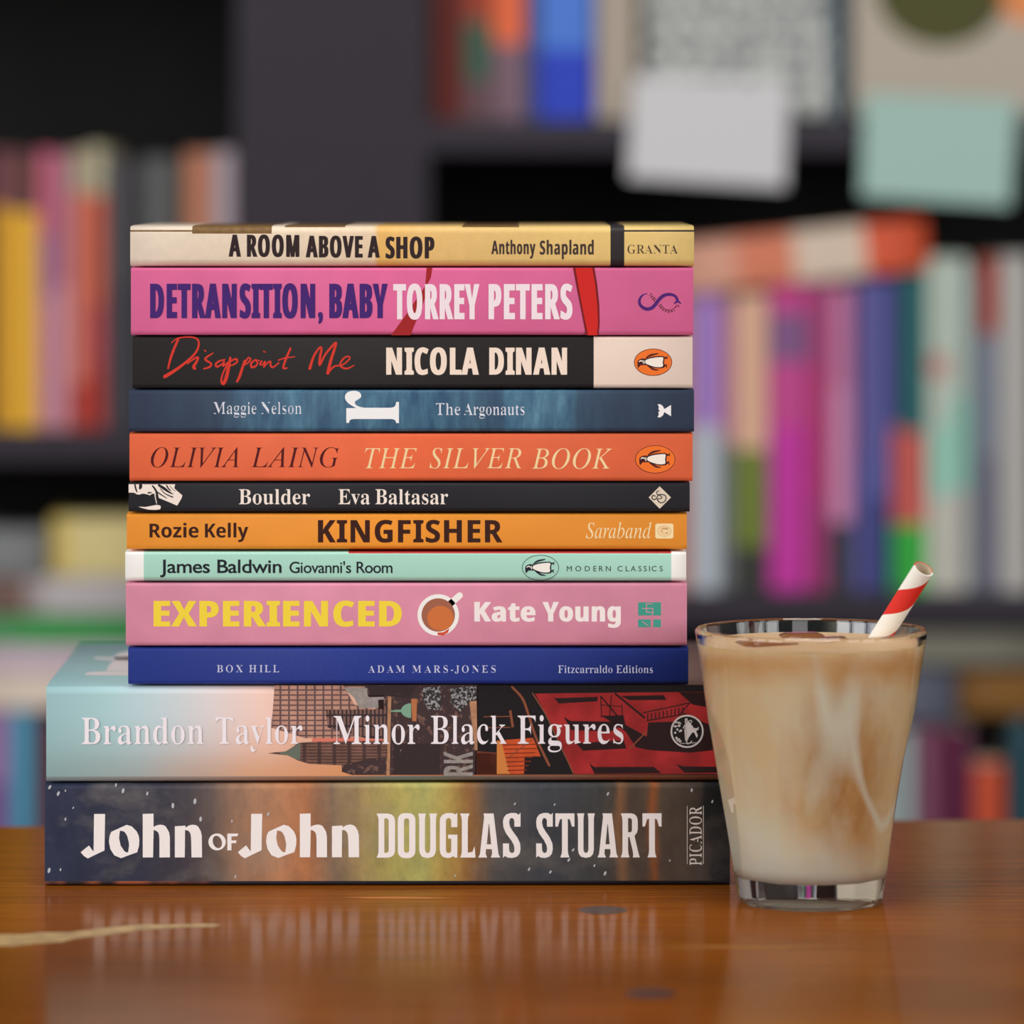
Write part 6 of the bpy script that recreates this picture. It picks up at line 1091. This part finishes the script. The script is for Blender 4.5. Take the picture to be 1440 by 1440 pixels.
def shelf_card(pts, rgb, label):
    Y = YS - .0022; s = (DIST + Y)/FPX; P = [(((p[0] - 720)*s), CAMZ + (HZ - p[1])*s) for p in pts]
    bm = bmesh.new(); f_ = [bm.verts.new((x, Y - .0006, z)) for x, z in P]; k_ = [bm.verts.new((x, Y, z)) for x, z in P]
    bm.faces.new(f_); bm.faces.new(k_[::-1])
    for i in range(4): bm.faces.new((f_[i], k_[i], k_[(i+1) % 4], f_[(i+1) % 4]))
    tag(obj('shelf_card', bm, mat(rgb, .7, .2, BG)), label, 'card', 'cards hung on the shelf edge')
shelf_card([(890, 106), (1110, 118), (1104, 264), (882, 250)], (200, 199, 202), 'blank white card hung on the edge of the top right shelf')
shelf_card([(1216, 132), (1430, 142), (1420, 290), (1210, 276)], (156, 186, 178), 'blank mint green card hung on the edge of the top right shelf')
G3 = 'books on the left middle shelf'
L_ = [
 (-12, 14, 212, [(290, (120, 70, 76)), (999, (206, 150, 40))], 'yellow book with a plum top at the left edge of the photo'),
 (15, 52, 214, [(298, (96, 56, 56)), (999, (224, 170, 46))], 'bright yellow book with a maroon top on the left shelf'),
 (53, 76, 213, [(330, (188, 92, 116)), (420, (160, 108, 140)), (999, (190, 128, 146))], 'rose pink book right of the yellow ones'),
 (77, 97, 218, [(400, (166, 106, 130)), (999, (196, 140, 154))], 'mauve book right of the rose pink one'),
 (98, 121, 212, [(272, (168, 152, 130)), (540, (206, 116, 100)), (999, (176, 60, 48))], 'coral book with a cream top'),
 (122, 147, 206, [(275, (176, 170, 140)), (430, (196, 90, 62)), (520, (178, 66, 70)), (999, (172, 50, 40))], 'red-orange book with a cream-green top'),
 (148, 178, 222, [(400, (76, 72, 78)), (999, (62, 60, 70))], 'charcoal grey book on the left shelf'),
 (179, 200, 228, [(999, (52, 52, 54))], 'black book behind the left end of the stack'),
 (201, 243, 222, [(999, (84, 86, 88))], 'mid grey book showing above the left end of the stack'),
 (244, 258, 226, [(999, (70, 62, 48))], 'narrow dark olive book left of the brown one'),
 (259, 300, 214, [(999, (172, 112, 86))], 'tan brown book showing above the stack'),
 (301, 330, 212, [(999, (180, 166, 176))], 'pale lilac book next to the dark upright'),
]
for a, b, t_, bands, lab in L_: shelf_book(a, b, t_, Z_LM, bands, lab, G3)
G4 = 'books on the left lower shelf'
LL = [(-25, 14, 1002, [(1100, (150, 110, 160)), (999, (120, 80, 140))], 'violet book at the left edge of the photo, lower shelf'),
 (15, 46, 1000, [(9999, (70, 148, 180))], 'sky blue book on the left lower shelf'),
 (47, 60, 1004, [(9999, (120, 70, 90))], 'plum book beside the sky blue one'), (61, 84, 1003, [(9999, (90, 40, 40))], 'dark red book left of the hardbacks, lower shelf'),
 (85, 130, 1001, [(9999, (60, 70, 110))], 'navy book half hidden behind the hardbacks'), (131, 180, 1003, [(9999, (130, 120, 110))], 'taupe book hidden behind the hardbacks')]
for a, b, t_, bands, lab in LL: shelf_book(a, b, t_, Z_LL, bands, lab, G4)
G5 = 'books lying in a pile on the left lower shelf'
FL = [(-70, 230, 946, 999, [(999, (214, 198, 184))], 'cream book at the bottom of the pile on the lower left shelf'),
 (-80, 225, 908, 945, [(999, (196, 176, 190))], 'lilac-white book second from the bottom of the pile'),
 (-60, 215, 866, 907, [(30, (70, 140, 84)), (999, (58, 146, 76))], 'green book lying in the pile'),
 (-40, 205, 812, 865, [(36, (110, 84, 76)), (60, (150, 140, 140)), (999, (178, 172, 174))], 'pale grey book with a brown left end lying on the green one'),
 (72, 235, 728, 811, [(96, (196, 172, 90)), (999, (206, 190, 132))], 'straw yellow book on top of the pile'),
 (-40, 66, 745, 811, [(999, (120, 122, 124))], 'grey book on top of the pile left of the straw yellow one')]
for a, b, t_, bt, cols, lab in FL: flat_book(a, b, t_, bt, cols, lab, G5, rng.uniform(.006, .012))
G6 = 'books on the right lower shelf'
RL = [(1236, 1262, 1030, [(9999, (140, 150, 150))], 'pale grey book just right of the glass, lower shelf'),
 (1263, 1284, 1030, [(9999, (160, 176, 176))], 'pale blue-grey book right of the glass, lower shelf'),
 (1285, 1318, 1022, [(9999, (122, 72, 96))], 'mauve book on the right lower shelf'), (1319, 1346, 1024, [(9999, (98, 26, 64))], 'deep magenta book on the right lower shelf'),
 (1347, 1366, 1026, [(9999, (90, 28, 62))], 'wine red book left of the short orange one'), (1367, 1412, 1074, [(9999, (188, 74, 44))], 'short rust orange book on the right lower shelf'),
 (1413, 1424, 1040, [(9999, (24, 26, 30))], 'narrow black book right of the short orange one'), (1425, 1452, 1012, [(9999, (36, 78, 92))], 'dark teal book at the right edge of the photo, lower shelf')]
for a, b, t_, bands, lab in RL: shelf_book(a, b, t_, Z_RL, bands, lab, G6)
flat_book(1200, 1345, 940, 1014, [(1400, (86, 90, 106))], 'grey-blue book lying on the upright books, right lower shelf', 'lying books', .01, zbot=zb(1019))
flat_book(1350, 1500, 942, 1004, [(1470, (120, 80, 26))], 'ochre brown book lying on the upright books, right lower shelf', 'lying books', .01, zbot=zb(1009))
flat_book(1230, 1490, 888, 938, [(1500, (116, 114, 102))], 'olive grey book lying on top of the other lying books, right lower shelf', 'lying books', .01, zbot=zb(939))
